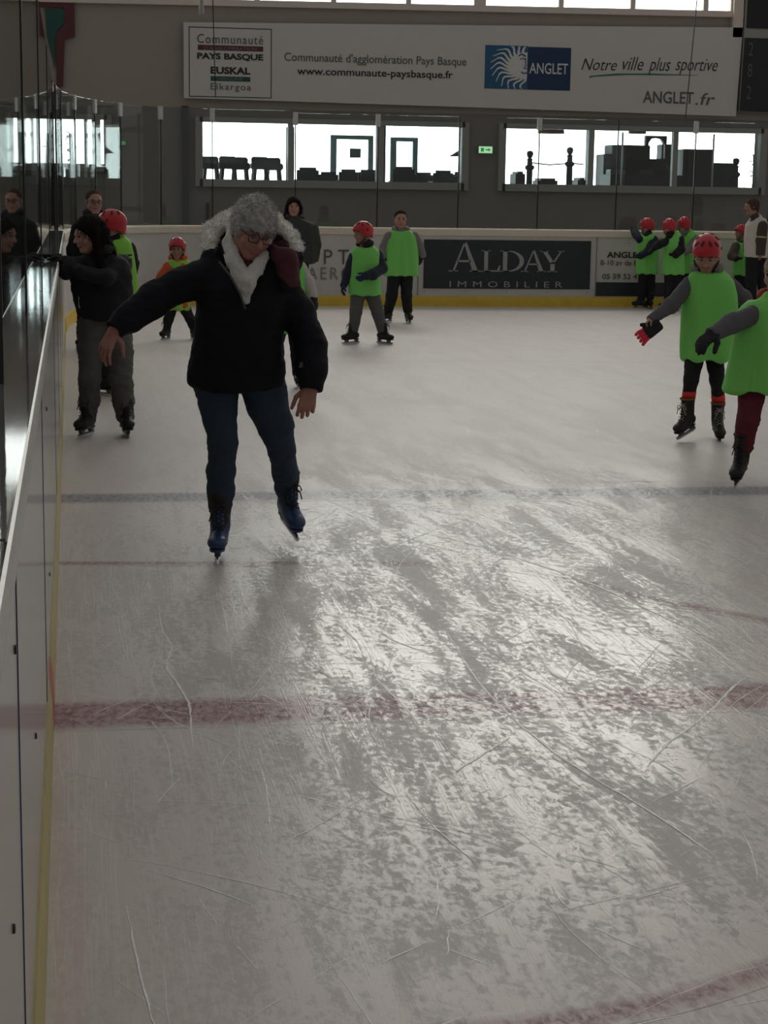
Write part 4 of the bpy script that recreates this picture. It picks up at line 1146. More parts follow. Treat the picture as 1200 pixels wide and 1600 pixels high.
# joints, garment rings and skeletons of the people, in metres from each one's place on the ice
FIG = {
 'main': {'root':(0.636,7.847,0.0),'head':((0.124,-0.2,1.451),1.0,19,25,9),'rings':[(0.07,0.0,0.749,0.208,0.14),(0.067,-0.01,0.803,0.215,0.15),(0.07,-0.03,0.917,0.204,0.155),(0.075,-0.06,1.059,0.192,0.155),(0.1,-0.1,1.185,0.197,0.145),(0.134,-0.11,1.27,0.193,0.12),(0.137,-0.13,1.331,0.115,0.09)],'arms':[[(-0.047,-0.09,1.252,0.081),(-0.184,-0.1,1.208,0.072),(-0.294,-0.13,1.147,0.066),(-0.405,-0.18,1.069,0.055),(-0.448,-0.2,1.035,0.047)],[(0.251,-0.09,1.213,0.075),(0.334,-0.06,1.09,0.073),(0.383,-0.1,0.96,0.071),(0.386,-0.15,0.844,0.063),(0.378,-0.17,0.785,0.055)]],'legs':[[(-0.019,0.0,0.76,0.101),(-0.007,-0.03,0.651,0.076),(0.006,-0.07,0.529,0.063),(-0.001,-0.02,0.394,0.062),(0.0,0.0,0.305,0.059),(-0.002,0.0,0.233,0.051)],[(0.19,0.0,0.76,0.101),(0.204,0.0,0.689,0.093),(0.244,0.0,0.586,0.076),(0.279,0.05,0.464,0.061),(0.303,0.15,0.356,0.057),(0.314,0.22,0.267,0.049)]],'hand_a':[(-0.462,-0.2,1.024),(-0.539,-0.24,0.882)],'hand_b':[(0.375,-0.17,0.78),(0.352,-0.2,0.68)],'ank_b':[(0.326,0.24,0.222),(0.373,0.02,0.089)],'fur':[(-0.044,-0.1,1.345,0.019),(-0.054,-0.08,1.387,0.028),(-0.035,-0.02,1.44,0.034),(0.018,0.02,1.476,0.034),(0.081,0.05,1.501,0.034),(0.161,0.06,1.513,0.034),(0.23,0.05,1.483,0.034),(0.269,0.02,1.446,0.031),(0.306,-0.02,1.411,0.028),(0.324,-0.06,1.369,0.025),(0.305,-0.08,1.325,0.014)],'scarf_a':[(0.205,-0.05,1.471,0.02),(0.127,0.0,1.464,0.025),(0.044,-0.06,1.45,0.022),(0.026,-0.17,1.391,0.028),(0.038,-0.22,1.325,0.033),(0.068,-0.25,1.255,0.035),(0.086,-0.255,1.193,0.027),(0.092,-0.25,1.153,0.014)],'scarf_b':[(0.205,-0.05,1.471,0.02),(0.189,-0.15,1.405,0.019),(0.169,-0.215,1.34,0.025),(0.129,-0.255,1.287,0.03),(0.095,-0.275,1.24,0.033),(0.089,-0.28,1.208,0.03)]},
 'dark': {'root':(0.205,11.939,0.0),'head':((-0.095,-0.05,1.324),0.97,-62,12,0),'rings':[(0.012,0.0,0.772,0.176,0.15),(0.007,0.0,0.831,0.183,0.15),(-0.008,0.0,0.935,0.199,0.14),(-0.021,0.0,1.059,0.204,0.13),(-0.022,0.0,1.142,0.182,0.11),(-0.018,0.0,1.2,0.12,0.09)],'arms':[[(-0.171,-0.1,1.129,0.055),(-0.237,-0.14,1.089,0.046),(-0.277,-0.08,1.139,0.038),(-0.293,-0.05,1.167,0.032)],[(0.127,0.05,1.133,0.06),(0.01,-0.18,1.047,0.05),(-0.152,-0.2,1.088,0.042),(-0.24,-0.12,1.153,0.034)]],'legs':[[(-0.065,0.0,0.747,0.102),(-0.089,-0.03,0.581,0.085),(-0.1,-0.06,0.395,0.07),(-0.105,0.0,0.241,0.066),(-0.111,0.02,0.141,0.058)],[(0.08,0.0,0.747,0.107),(0.098,-0.03,0.581,0.085),(0.104,-0.06,0.395,0.074),(0.12,0.0,0.24,0.07),(0.128,0.02,0.139,0.06)]],'hand_a':[(-0.293,-0.05,1.175),(-0.358,-0.05,1.191)],'hand_b':[(-0.24,-0.12,1.161),(-0.317,-0.1,1.185)]},
 'man': {'root':(0.168,18.497,0.0),'head':((0.065,0.0,1.496),1.0,14,4,0),'rings':[(0.061,-0.0,0.698,0.192,0.14),(0.064,0.0,0.89,0.204,0.14),(0.067,0.0,1.133,0.204,0.13),(0.069,0.0,1.286,0.178,0.12),(0.07,0.0,1.363,0.114,0.09)],'arms':[[(-0.11,0.0,1.233,0.059),(-0.164,0.0,1.016,0.053),(-0.168,0.0,0.793,0.046)],[(0.234,0.0,1.237,0.059),(0.276,0.0,1.02,0.053),(0.28,0.0,0.796,0.046)]],'legs':[[(-0.016,0.0,0.665,0.086),(-0.046,0.0,0.407,0.073),(-0.075,0.0,0.148,0.059)],[(0.137,0.0,0.666,0.086),(0.134,0.0,0.408,0.073),(0.13,0.0,0.148,0.059)]],'hand_a':[(-0.168,0.0,0.793),(-0.163,-0.02,0.697)],'hand_b':[(0.28,0.0,0.796),(0.272,-0.02,0.7)]},
 'lime': {'root':(0.336,14.349,0.0),'head':((-0.03,0.0,1.338),0.92,-115,0,0),'rings':[(0.016,0.0,0.771,0.147,0.15),(0.013,0.0,0.901,0.142,0.14),(0.009,0.0,1.051,0.137,0.13),(0.008,0.0,1.17,0.124,0.12),(0.014,0.0,1.23,0.089,0.09)],'arms':[[(-0.107,-0.05,1.161,0.056),(-0.149,-0.1,1.029,0.046),(-0.151,-0.15,0.908,0.041)],[(0.112,0.0,1.161,0.056),(0.144,0.08,1.039,0.046),(0.139,0.1,0.958,0.041)]],'legs':[[(-0.042,0.0,0.751,0.077),(-0.075,0.0,0.449,0.062),(-0.089,0.0,0.17,0.051)],[(0.068,0.0,0.751,0.077),(0.065,0.0,0.449,0.062),(0.067,0.0,0.169,0.051)]],'hand_a':[(-0.151,-0.15,0.908),(-0.152,-0.18,0.835)],'hand_b':[(0.139,0.1,0.978),(0.152,0.08,0.898)]},
 'orange': {'root':(1.129,19.898,0.0),'head':((0.013,0.0,0.996),0.9,-8,5,0),'rings':[(0.016,0.0,0.327,0.147,0.12),(0.017,0.0,0.53,0.14,0.11),(0.022,0.0,0.691,0.136,0.1),(0.022,0.0,0.823,0.122,0.09),(0.019,0.0,0.879,0.07,0.07)],'arms':[[(-0.093,0.0,0.801,0.05),(-0.163,0.0,0.69,0.046),(-0.22,0.0,0.592,0.043)],[(0.13,0.0,0.803,0.05),(0.186,0.0,0.692,0.046),(0.214,0.0,0.58,0.043)]],'legs':[[(-0.054,0.0,0.341,0.064),(-0.09,0.0,0.215,0.053),(-0.104,0.0,0.116,0.043)],[(0.093,0.0,0.342,0.064),(0.149,0.0,0.229,0.053),(0.191,0.0,0.117,0.043)]],'hand_a':[(-0.22,0.0,0.592),(-0.256,-0.02,0.516)],'hand_b':[(0.214,0.0,0.58),(0.233,-0.02,0.512)]},
 'boy': {'root':(3.177,19.337,0.0),'head':((-0.079,0.0,1.196),0.93,-58,6,0),'rings':[(-0.038,0.0,0.53,0.166,0.13),(-0.048,0.0,0.702,0.158,0.12),(-0.046,0.0,0.868,0.155,0.11),(-0.044,0.0,0.991,0.144,0.1),(-0.049,0.0,1.046,0.084,0.08)],'arms':[[(-0.174,0.0,0.935,0.056),(-0.235,0.0,0.756,0.052),(-0.28,-0.03,0.633,0.042)],[(0.093,0.0,0.951,0.063),(0.136,-0.05,0.816,0.056),(0.013,-0.2,0.76,0.052),(-0.07,-0.24,0.748,0.045)]],'legs':[[(-0.12,0.0,0.522,0.084),(-0.143,-0.03,0.344,0.066),(-0.158,0.0,0.162,0.056)],[(0.043,0.0,0.523,0.084),(0.096,-0.03,0.345,0.066),(0.154,0.0,0.162,0.056)]],'hand_a':[(-0.28,-0.03,0.647),(-0.308,-0.04,0.524)],'hand_b':[(-0.063,-0.24,0.748),(-0.175,-0.25,0.7)]},
 'grey': {'root':(4.087,22.532,0.0),'head':((0.012,0.0,1.302),0.97,6,0,0),'rings':[(0.028,0.0,0.597,0.202,0.13),(0.029,0.0,0.766,0.198,0.12),(0.027,0.0,0.943,0.189,0.11),(0.024,0.0,1.087,0.173,0.1),(0.023,0.0,1.159,0.107,0.08)],'arms':[[(-0.132,0.0,1.093,0.065),(-0.187,0.05,0.955,0.057),(-0.202,0.0,0.829,0.049)],[(0.18,0.0,1.096,0.065),(0.256,0.0,0.977,0.061),(0.292,0.0,0.849,0.053)]],'legs':[[(-0.059,0.0,0.605,0.086),(-0.093,-0.03,0.348,0.074),(-0.109,0.1,0.154,0.062)],[(0.098,0.0,0.606,0.086),(0.097,-0.03,0.349,0.069),(0.122,0.0,0.169,0.061)]],'hand_a':[(-0.202,0.0,0.829),(-0.196,-0.02,0.717)],'hand_b':[(0.292,0.0,0.857),(0.258,-0.02,0.704)]},
 'green': {'root':(1.801,14.909,0.0),'head':((-0.032,0.05,1.139),0.88,10,0,0),'rings':[(-0.024,0.0,0.463,0.124,0.14),(-0.014,0.0,0.697,0.123,0.12),(-0.015,0.0,0.883,0.123,0.11),(-0.016,0.0,0.999,0.112,0.1),(-0.016,0.0,1.051,0.08,0.08)],'arms':[[(-0.107,0.0,0.988,0.048),(-0.149,0.0,0.829,0.043),(-0.159,0.0,0.697,0.038)],[(0.075,0.0,0.999,0.048),(0.136,-0.03,0.875,0.045),(0.177,-0.05,0.76,0.04)]],'legs':[[(-0.105,0.0,0.479,0.07),(-0.152,0.0,0.271,0.054),(-0.162,0.0,0.127,0.046)],[(0.035,0.0,0.469,0.07),(0.052,0.0,0.271,0.054),(0.053,0.0,0.126,0.046)]],'hand_a':[(-0.159,0.0,0.697),(-0.161,-0.02,0.619)],'hand_b':[(0.172,-0.05,0.77),(0.217,-0.08,0.634)]},
 'coat': {'root':(2.848,22.868,0.0),'head':((-0.066,0.0,1.441),1.0,4,0,0),'rings':[(0.0,0.0,0.719,0.234,0.14),(-0.005,0.0,0.864,0.229,0.14),(-0.01,0.0,1.049,0.225,0.13),(-0.015,0.0,1.226,0.212,0.11),(-0.049,0.0,1.298,0.122,0.08)],'arms':[[(-0.211,0.0,1.176,0.07),(-0.251,0.0,0.983,0.066),(-0.242,0.0,0.806,0.058)],[(0.181,0.0,1.18,0.07),(0.224,0.0,0.971,0.066),(0.201,0.0,0.785,0.058)]],'legs':[[(-0.086,0.0,0.726,0.091),(-0.076,0.0,0.419,0.074),(-0.075,0.0,0.143,0.066)],[(0.045,0.0,0.727,0.091),(0.039,0.0,0.42,0.074),(0.032,0.0,0.143,0.066)]],'hand_a':[(-0.242,0.0,0.806),(-0.236,-0.02,0.694)],'hand_b':[(0.201,0.0,0.785),(0.152,-0.06,0.714)]},
 'redg': {'root':(4.183,11.49,0.0),'head':((-0.04,-0.05,1.248),0.93,-2,31,0),'rings':[(0.021,0.0,0.544,0.162,0.15),(0.018,0.0,0.66,0.169,0.14),(0.013,0.0,0.809,0.17,0.13),(0.005,0.0,0.98,0.166,0.125),(-0.005,0.0,1.077,0.147,0.11),(-0.011,0.0,1.115,0.085,0.09)],'arms':[[(-0.128,0.0,1.047,0.057),(-0.287,-0.08,0.907,0.048),(-0.435,-0.14,0.818,0.035)],[(0.135,0.0,1.048,0.057),(0.28,0.06,0.956,0.048),(0.321,0.0,0.844,0.039)]],'legs':[[(-0.075,0.0,0.561,0.066),(-0.108,-0.05,0.42,0.05),(-0.106,0.0,0.259,0.039)],[(0.069,0.0,0.561,0.066),(0.071,-0.05,0.419,0.048),(0.123,0.03,0.237,0.039)]],'hand_a':[(-0.436,-0.14,0.822),(-0.505,-0.17,0.778)],'hand_b':[(0.321,0.0,0.844),(0.335,-0.02,0.777)],'glove':[(-0.409,-0.17,0.778),(-0.567,-0.2,0.672)],'ank_a':[(-0.109,-0.02,0.175),(-0.233,-0.12,0.085)],'ank_b':[(0.115,0.02,0.138),(0.086,-0.16,0.04)]},
 'cut': {'root':(3.817,9.472,0.0),'head':((0.037,0.0,1.203),0.95,-25,5,0),'rings':[(0.005,0.0,0.55,0.239,0.17),(0.011,0.0,0.736,0.214,0.15),(0.007,0.0,0.878,0.195,0.14),(0.015,0.0,1.006,0.172,0.12),(0.012,0.0,1.055,0.12,0.09)],'arms':[[(-0.101,-0.03,0.979,0.062),(-0.262,-0.12,0.939,0.052),(-0.406,-0.2,0.886,0.043)],[(0.174,0.0,0.978,0.062),(0.244,0.0,0.807,0.051),(0.268,0.0,0.664,0.044)]],'legs':[[(-0.086,0.0,0.575,0.08),(-0.123,-0.06,0.403,0.062),(-0.129,-0.02,0.243,0.055)],[(0.091,0.0,0.575,0.08),(0.169,0.0,0.394,0.062),(0.244,0.1,0.216,0.052)]],'hand_a':[(-0.392,-0.2,0.893),(-0.571,-0.28,0.789)],'hand_b':[(0.268,0.0,0.664),(0.264,-0.03,0.577)],'ank_a':[(-0.134,-0.02,0.193),(-0.224,-0.16,0.107)]},
 'kida': {'root':(8.36,25.559,0.0),'head':((-0.048,0.0,1.213),0.88,-120,0,0),'rings':[(-0.009,0.0,0.515,0.147,0.12),(-0.011,0.0,0.684,0.142,0.12),(-0.019,0.0,0.87,0.142,0.11),(-0.03,0.0,1.028,0.127,0.1),(-0.028,0.0,1.093,0.083,0.08)],'arms':[[(-0.147,-0.03,1.018,0.063),(-0.167,0.1,1.089,0.058),(-0.187,0.2,1.161,0.049)],[(0.049,-0.06,1.012,0.067),(-0.046,-0.16,0.865,0.058),(-0.185,-0.18,0.782,0.053)]],'legs':[[(-0.059,0.0,0.534,0.077),(-0.071,0.0,0.346,0.068),(-0.073,0.0,0.177,0.058)],[(0.039,0.0,0.534,0.077),(0.047,0.0,0.347,0.068),(0.054,0.0,0.178,0.058)]],'hand_a':[(-0.187,0.2,1.161),(-0.215,0.3,1.178)],'hand_b':[(-0.185,-0.18,0.782),(-0.268,-0.2,0.745)]},
 'kidb': {'root':(8.621,25.166,0.0),'head':((-0.099,0.0,1.214),0.88,-140,0,0),'rings':[(-0.005,0.0,0.525,0.151,0.12),(-0.008,0.0,0.701,0.146,0.12),(-0.02,0.0,0.866,0.14,0.11),(-0.023,0.0,1.032,0.135,0.1),(-0.021,0.0,1.105,0.092,0.08)],'arms':[[(-0.129,-0.03,1.004,0.062),(-0.266,-0.1,0.959,0.057),(-0.357,-0.12,0.904,0.048)],[(0.053,-0.06,1.025,0.067),(0.065,-0.1,0.889,0.057),(-0.039,-0.16,0.816,0.052)]],'legs':[[(-0.06,0.0,0.553,0.076),(-0.062,0.0,0.368,0.067),(-0.063,0.0,0.183,0.057)],[(0.037,0.0,0.553,0.076),(0.055,0.0,0.369,0.067),(0.063,0.0,0.183,0.057)]],'hand_a':[(-0.357,-0.12,0.904),(-0.413,-0.12,0.867)],'hand_b':[(-0.039,-0.16,0.816),(-0.113,-0.18,0.798)]},
 'kidc': {'root':(9.105,25.761,0.0),'head':((-0.154,0.0,1.235),0.88,-140,0,0),'rings':[(-0.027,0.0,0.511,0.125,0.12),(-0.04,0.0,0.681,0.12,0.12),(-0.052,0.0,0.851,0.124,0.11),(-0.066,0.0,1.049,0.129,0.1),(-0.08,0.0,1.124,0.089,0.08)],'arms':[[(-0.165,0.0,1.038,0.059),(-0.18,0.0,0.925,0.059),(-0.216,0.0,0.85,0.049)],[(-0.007,-0.06,1.032,0.068),(-0.098,-0.14,0.883,0.058),(-0.189,-0.18,0.837,0.053)]],'legs':[[(-0.083,0.0,0.53,0.078),(-0.074,0.0,0.34,0.068),(-0.065,0.0,0.15,0.059)],[(0.027,0.0,0.531,0.078),(0.036,0.0,0.341,0.068),(0.045,0.0,0.151,0.059)]],'hand_a':[(-0.216,0.0,0.85),(-0.255,0.0,0.831)],'hand_b':[(-0.189,-0.18,0.837),(-0.254,-0.2,0.818)]},
 'kidd': {'root':(9.872,25.559,0.0),'head':((-0.097,0.0,1.136),0.88,-60,0,0),'rings':[(-0.024,0.0,0.507,0.15,0.12),(-0.036,0.0,0.648,0.145,0.12),(-0.045,0.0,0.808,0.145,0.11),(-0.047,0.0,0.949,0.14,0.1),(-0.051,0.0,1.024,0.1,0.08)],'arms':[[(-0.185,-0.05,0.931,0.069),(-0.285,-0.15,0.793,0.059),(-0.252,-0.25,0.759,0.049)],[(0.074,0.0,0.932,0.069),(0.142,0.0,0.772,0.059),(0.15,0.0,0.621,0.049)]],'legs':[[(-0.085,0.0,0.525,0.088),(-0.085,0.0,0.336,0.074),(-0.087,0.0,0.166,0.059)],[(0.035,0.0,0.526,0.088),(0.055,0.0,0.337,0.074),(0.074,0.0,0.166,0.059)]],'hand_a':[(-0.252,-0.25,0.759),(-0.19,-0.27,0.751)],'hand_b':[(0.15,0.0,0.621),(0.164,0.0,0.546)]},
 'adult': {'root':(9.83,24.886,0.0),'head':((-0.176,0.0,1.514),1.0,-75,5,0),'rings':[(-0.05,0.0,0.794,0.166,0.13),(-0.061,0.0,0.904,0.17,0.13),(-0.074,0.0,1.069,0.165,0.12),(-0.079,0.0,1.251,0.151,0.11),(-0.07,0.0,1.352,0.097,0.09)],'arms':[[(-0.141,0.1,1.231,0.067),(-0.163,0.12,1.037,0.058),(-0.182,0.1,0.882,0.048)],[(-0.035,-0.1,1.236,0.081),(-0.056,-0.13,1.036,0.076),(-0.06,-0.14,0.854,0.067)]],'legs':[[(-0.118,0.0,0.794,0.105),(-0.122,0.0,0.49,0.086),(-0.106,0.0,0.186,0.072)],[(0.018,0.0,0.795,0.105),(0.054,0.0,0.491,0.086),(0.08,0.0,0.187,0.072)]],'hand_a':[(-0.182,0.1,0.882),(-0.204,0.08,0.79)],'hand_b':[(-0.06,-0.14,0.854),(-0.071,-0.16,0.745)]},
}
# ------------------------------------------------------------------ people
def head_prims(B, hm, R, c, s, nose=1.0):
    """skull, face and ears in head space (x right of the person, y forward, z up), placed by R, c, scale s"""
    T = lambda p: c + R @ (A3(p) * s)
    E_ = lambda p, r, k=.02, op='u': B.ell(T(p), A3(r) * s, R, k * s, op)
    C_ = lambda p, r, q, t, k=.012, op='u': B.cone(T(p), r * s, T(q), t * s, k * s, op)
    E_((0, -.012, .032), (.076, .095, .082)); E_((0, .020, -.030), (.062, .070, .086), .025)
    E_((0, .052, -.098), (.028, .027, .020), .02)
    for x in (-1, 1):
        C_((x * .054, .0, -.050), .020, (x * .018, .055, -.098), .016, .02)
        E_((x * .040, .062, -.030), (.022, .020, .022), .02)
        E_((x * .0315, .092, .004), (.017, .014, .011), .010, 's')
        E_((x * .0315, .076, .003), (.0135, .0125, .0125), .003)
        C_((x * .018, .084, .020), .0095, (x * .044, .074, .019), .0085, .010)
        E_((x * .079, -.014, -.008), (.007, .019, .031), .006)
        E_((x * .0125, .094, -.034), (.0085, .010, .0075), .006)
    C_((0, .083, .010), .0075, (0, .106 + .004 * nose, -.028), .0115, .010)
    E_((0, .087, -.059), (.022, .0095, .0050), .005); E_((0, .086, -.0685), (.019, .0095, .0060), .004)
    C_((0, -.020, -.05), .052, (0, -.035, -.13), .050, .03)

def hand_prims(B, w, tip, th, s=1.0, curl=(.35, .45, .35), spread=.16, grow=0.0, mitten=False, thumb_out=.75, k=.004):
    """palm, four jointed fingers and a thumb; w wrist, tip where the fingers point, th towards the thumb"""
    w, tip, th = A3(w), A3(tip), A3(th)
    u = (tip - w) / np.linalg.norm(tip - w)
    th = th - u * (th @ u); th /= np.linalg.norm(th)
    n = np.cross(u, th)
    if (n @ B.palm) < 0: n = -n
    W = lambda a, b, c: w + (u * a + th * b + n * c) * s
    B.cone(W(-.03, 0, 0), .024 * s + grow, W(.02, 0, 0), .022 * s + grow, .01)
    kn = [(.092, .030), (.097, .010), (.092, -.010), (.083, -.029)]
    for a, b in kn:
        B.cone(W(.012, b * .55, 0), .0155 * s + grow, W(a, b, 0), .0105 * s + grow, .012 * s)
    lens = [.070, .078, .072, .056]
    for i, ((a, b), L) in enumerate(zip(kn, lens)):
        p = W(a, b, 0); ang = 0.0; r = (.0092 - .0006 * (i == 3)) * s + grow
        sp = (1.5 - i) * spread
        for j, fr in enumerate((.44, .31, .25)):
            ang += curl[j] * (1 + .12 * i)
            d = (u * math.cos(ang) + n * math.sin(ang)); d = d + th * math.sin(sp) * math.cos(ang); d /= np.linalg.norm(d)
            q = p + d * L * fr * s
            B.cone(p, r, q, r * .92, .010 * s if mitten else k * s); p = q; r *= .93
    p = W(.022, .024, .004); d = u * .55 + th * thumb_out + n * .35; d /= np.linalg.norm(d)
    q = p + d * .045 * s; B.cone(p, .0135 * s + grow, q, .0110 * s + grow, .008 * s)
    d2 = u * .85 + th * thumb_out * .35 + n * .45; d2 /= np.linalg.norm(d2)
    q2 = q + d2 * .032 * s; B.cone(q, .0110 * s + grow, q2, .0095 * s + grow, .003)
    B.cone(q2, .0095 * s + grow, q2 + (d2 + n * .3) * .022 * s, .008 * s + grow, .003)

class Person:
    def __init__(s, key, label, group=None, h=.008, toes=(0, 0), cat='person'):
        s.D = D = FIG[key]; s.h = h
        s.root = empty('person', D['root'], label, cat, group)
        rx, ry, _ = D['root']; L = math.hypot(rx, ry)
        s.t = A3((-rx / L, -ry / L, 0)); s.r = A3((ry / L, -rx / L, 0)); s.z = A3((0, 0, 1))   # towards the viewer's side, across, up
        c, sc, yaw, pit, rol = D['head']
        s.hc, s.hs = A3(c), sc
        s.face = s.dir(yaw)
        f = s.face * math.cos(math.radians(pit)) - s.z * math.sin(math.radians(pit))
        x = np.cross(f, s.z); x /= np.linalg.norm(x); u = np.cross(x, f)
        a = math.radians(rol)
        x2 = x * math.cos(a) + u * math.sin(a); u2 = np.cross(x2, f)
        s.HR = np.stack([x2, f, u2], 1)
        s.toes = toes
    def dir(s, yaw):
        a = math.radians(yaw); return s.t * math.cos(a) + s.r * math.sin(a)
    def hp(s, p): return s.hc + s.HR @ (A3(p) * s.hs)
    def thumb(s, side):
        return s.face * .9 + (s.r if side == 'a' else -s.r) * .5
    def body(s, skin, hands=True, hand_scale=None, limb=.62, hand_kw=None, h=None):
        D = s.D; B = Blob(); top = A3(D['rings'][-1][:3])
        head_prims(B, None, s.HR, s.hc, s.hs)
        B.cone(s.hp((0, -.03, -.10)), .050 * s.hs, top - s.z * .03, .058 * s.hs, .03)
        B.loft(D['rings'], s.r, k=.03, sx=.74, sy=.74)
        for c in D['arms']: B.chain(c, .02, limb)
        hips = [A3(c[0][:3]) for c in D['legs']]
        B.ell((hips[0] + hips[1]) / 2 + s.z * (.03 + D['legs'][0][0][3] * .5), (np.linalg.norm(hips[0] - hips[1]) / 2 + D['legs'][0][0][3] * .55, D['legs'][0][0][3] * .8, D['legs'][0][0][3] * .9), None, .03)
        for c in D['legs']: B.chain(c, .03, .66)
        for side, c in zip('ab', D['arms']):
            w, tip = [A3(q) for q in D['hand_' + side]]
            B.cone(c[-1][:3], c[-1][3] * .6, w, .024 * s.hs, .02)
            B.palm = (s.r if side == 'a' else -s.r) - s.t * .2
            kw = dict(s=(hand_scale or np.clip(np.linalg.norm(tip - w) / .165, .62, 1.0)))
            kw.update((hand_kw or {}).get(side, {}))
            palm = kw.pop('palm', None); th = kw.pop('th', s.thumb(side))
            if palm is not None: B.palm = A3(palm)
            hand_prims(B, w, tip, th, **kw)
        P, Q = B.mesh(h or s.h, 1)
        me = pq_mesh('body', P, Q)
        loc = ((P - s.hc) @ s.HR) / s.hs
        fc = loc[Q].mean(1)
        mi = np.zeros(len(Q), np.int32)
        lip = (np.abs(fc[:, 0]) < .023) & (np.abs(fc[:, 2] + .064) < .0095) & (fc[:, 1] > .078)
        brow = (np.abs(np.abs(fc[:, 0]) - .032) < .017) & (np.abs(fc[:, 2] - .024) < .0048) & (fc[:, 1] > .06)
        eye = (np.linalg.norm(np.abs(fc) * [1, 1, 0] + fc * [0, 0, 1] - [.0315, .0855, .003], axis=1) < .0105)
        mi[lip] = 1; mi[brow] = 2; mi[eye] = 3
        me.polygons.foreach_set('material_index', mi)
        s.body_o = link('body', me, [skin, M['lip'], M['brow'], M['eye']], s.root)
        return s.body_o
    def cloth_disp(s, amp, freq=14, fold=0.0, seed=0.0):
        def f(P):
            d = vnoise(P + seed, freq) * amp + vnoise(P * [1, 1, 1.8] + seed + 3, freq * 2.3) * amp * .7 + vnoise(P * [1, 1, 1.5] + seed + 9, freq * .5) * amp
            return d
        return f
    def jacket(s, m, torso=1.0, sleeves=1.0, name='jacket', amp=.004, grow=0.0, hollow=True, extra=None, cuff=True):
        D = s.D; B = Blob()
        B.loft(D['rings'], s.r, k=.03, sx=torso, kend=.05)
        for c in D['arms']:
            B.chain(c, .028, sleeves, grow)
        top = D['rings'][-1]
        B.cone(A3(top[:3]) - s.z * .02, top[3] * .66, s.hp((0, -.035, -.115)), .064 * s.hs, .02)
        if extra: extra(B)
        for side, c in zip('ab', D['arms']):          # sleeve ends square at the cuff
            e = A3(c[-1][:3]); w = A3(D['hand_' + side][0]); d = A3(c[-1][:3]) - A3(c[-2][:3]); d /= np.linalg.norm(d)
            B.ell(e + d * (c[-1][3] * 1.3), [c[-1][3] * 1.15] * 3, None, .004, 's')
        return blob_obj(name, B, s.h, m, s.root, 1, s.cloth_disp(amp, 11))
    def trousers(s, m, name='trousers', amp=.004, scale=1.0):
        D = s.D; B = Blob(); hips = [A3(c[0][:3]) for c in D['legs']]
        r0 = D['legs'][0][0][3]
        mid = (hips[0] + hips[1]) / 2
        hw = np.linalg.norm(hips[0] - hips[1]) / 2 + r0 * .85
        B.ell(mid + s.z * (.03 + r0 * .45), (hw, r0 * 1.05, r0 * .95), np.stack([s.r, -s.t, s.z], 1), .03)
        for c in D['legs']: B.chain(c, .02, scale)
        def disp(P):
            return vnoise(P * [1, 1, 1.9], 13) * amp + vnoise(P * [1, 1, 2.2] + 7, 30) * amp * .5
        return blob_obj(name, B, s.h, m, s.root, 1, disp)
    def vest(s, m, name='bib', flare=1.0, amp=.009, seed=0.0, text=None):
        D = s.D; R = D['rings']; B = Blob()
        B.loft(R, s.r, k=.02, sx=flare, gx=.012, kend=.02)
        top = A3(R[-1][:3]); sh = R[-2]
        for c in D['arms']:
            a = A3(c[0][:3]); q = A3(sh[:3]) + (a - A3(sh[:3])) * .62
            B.cone(top, .055, q + s.z * .012, .055, .025)
        B.ell(s.hp((0, -.01, -.135)) + s.t * .02, (.070, .070, .085), None, .012, 's')
        low = R[0]
        inner = [(a[0], a[1], a[2], a[3] - .010, a[4] - .010) for a in R]
        B.loft(inner, s.r, k=.004, sx=flare, gx=-.004, op='s', zlo=low[2] - .05, zhi=low[2] + .16, kend=.01)
        z0, z1 = R[0][2], R[-1][2]; cx, cy = R[0][0], R[0][1]
        def disp(P):
            w = np.clip(1 - (P[:, 2] - z0) / (z1 - z0), 0, 1)
            a = np.arctan2((P - [cx, cy, 0]) @ s.t, (P - [cx, cy, 0]) @ s.r)
            return amp * .8 * w * np.sin(a * 6 + 5 * vnoise(P * [1, 1, .15] + seed, 4) + seed) + vnoise(P * [1, 1, .35] + seed, 12) * amp * .9 + .003
        o = blob_obj(name, B, s.h * .9, m, s.root, 1, disp)
        return o
    def gloves(s, m, mb=None, hand_kw=None, grow=.0045, cuff=.05):
        for side, c, mm in (('a', s.D['arms'][0], m), ('b', s.D['arms'][1], mb or m)):
            if mm is None: continue
            w, tip = [A3(q) for q in s.D['hand_' + side]]
            B = Blob(); B.palm = (s.r if side == 'a' else -s.r) - s.t * .2
            kw = dict(s=np.clip(np.linalg.norm(tip - w) / .165, .62, 1.0), grow=grow)
            kw.update((hand_kw or {}).get(side, {}))
            palm = kw.pop('palm', None); th = kw.pop('th', s.thumb(side))
            if palm is not None: B.palm = A3(palm)
            hand_prims(B, w, tip, th, **kw)
            e = A3(c[-1][:3]); B.cone(e + (w - e) * .2, max(c[-1][3] * .85, .026), w, .028 * s.hs, .02)
            blob_obj('glove', B, min(s.h, .0065), mm, s.root, 1)
    # ---- skates
    def skate(s, ank, toe, up, sc, boot, trim, lace, h=None, sole=None, tongue=None, holder='holder', bows=True):
        ank, toe, up = A3(ank), A3(toe), A3(up)
        y = toe / np.linalg.norm(toe); u = up - y * (up @ y); u /= np.linalg.norm(u); x = np.cross(y, u)
        R = np.stack([x, y, u], 1)
        T = lambda p: ank + R @ (A3(p) * sc)
        B = Blob()
        C = lambda p, r, q, t, k=.02: B.cone(T(p), r * sc, T(q), t * sc, k * sc)
        El = lambda p, r, k=.02: B.ell(T(p), A3(r) * sc, R, k * sc)
        C((0, -.012, .125), .053, (0, -.006, .02), .047); El((0, -.036, -.045), (.038, .045, .045))
        C((0, .005, -.015), .046, (0, .095, -.052), .040); El((0, .135, -.060), (.046, .064, .034)); El((0, .05, -.065), (.040, .10, .03))
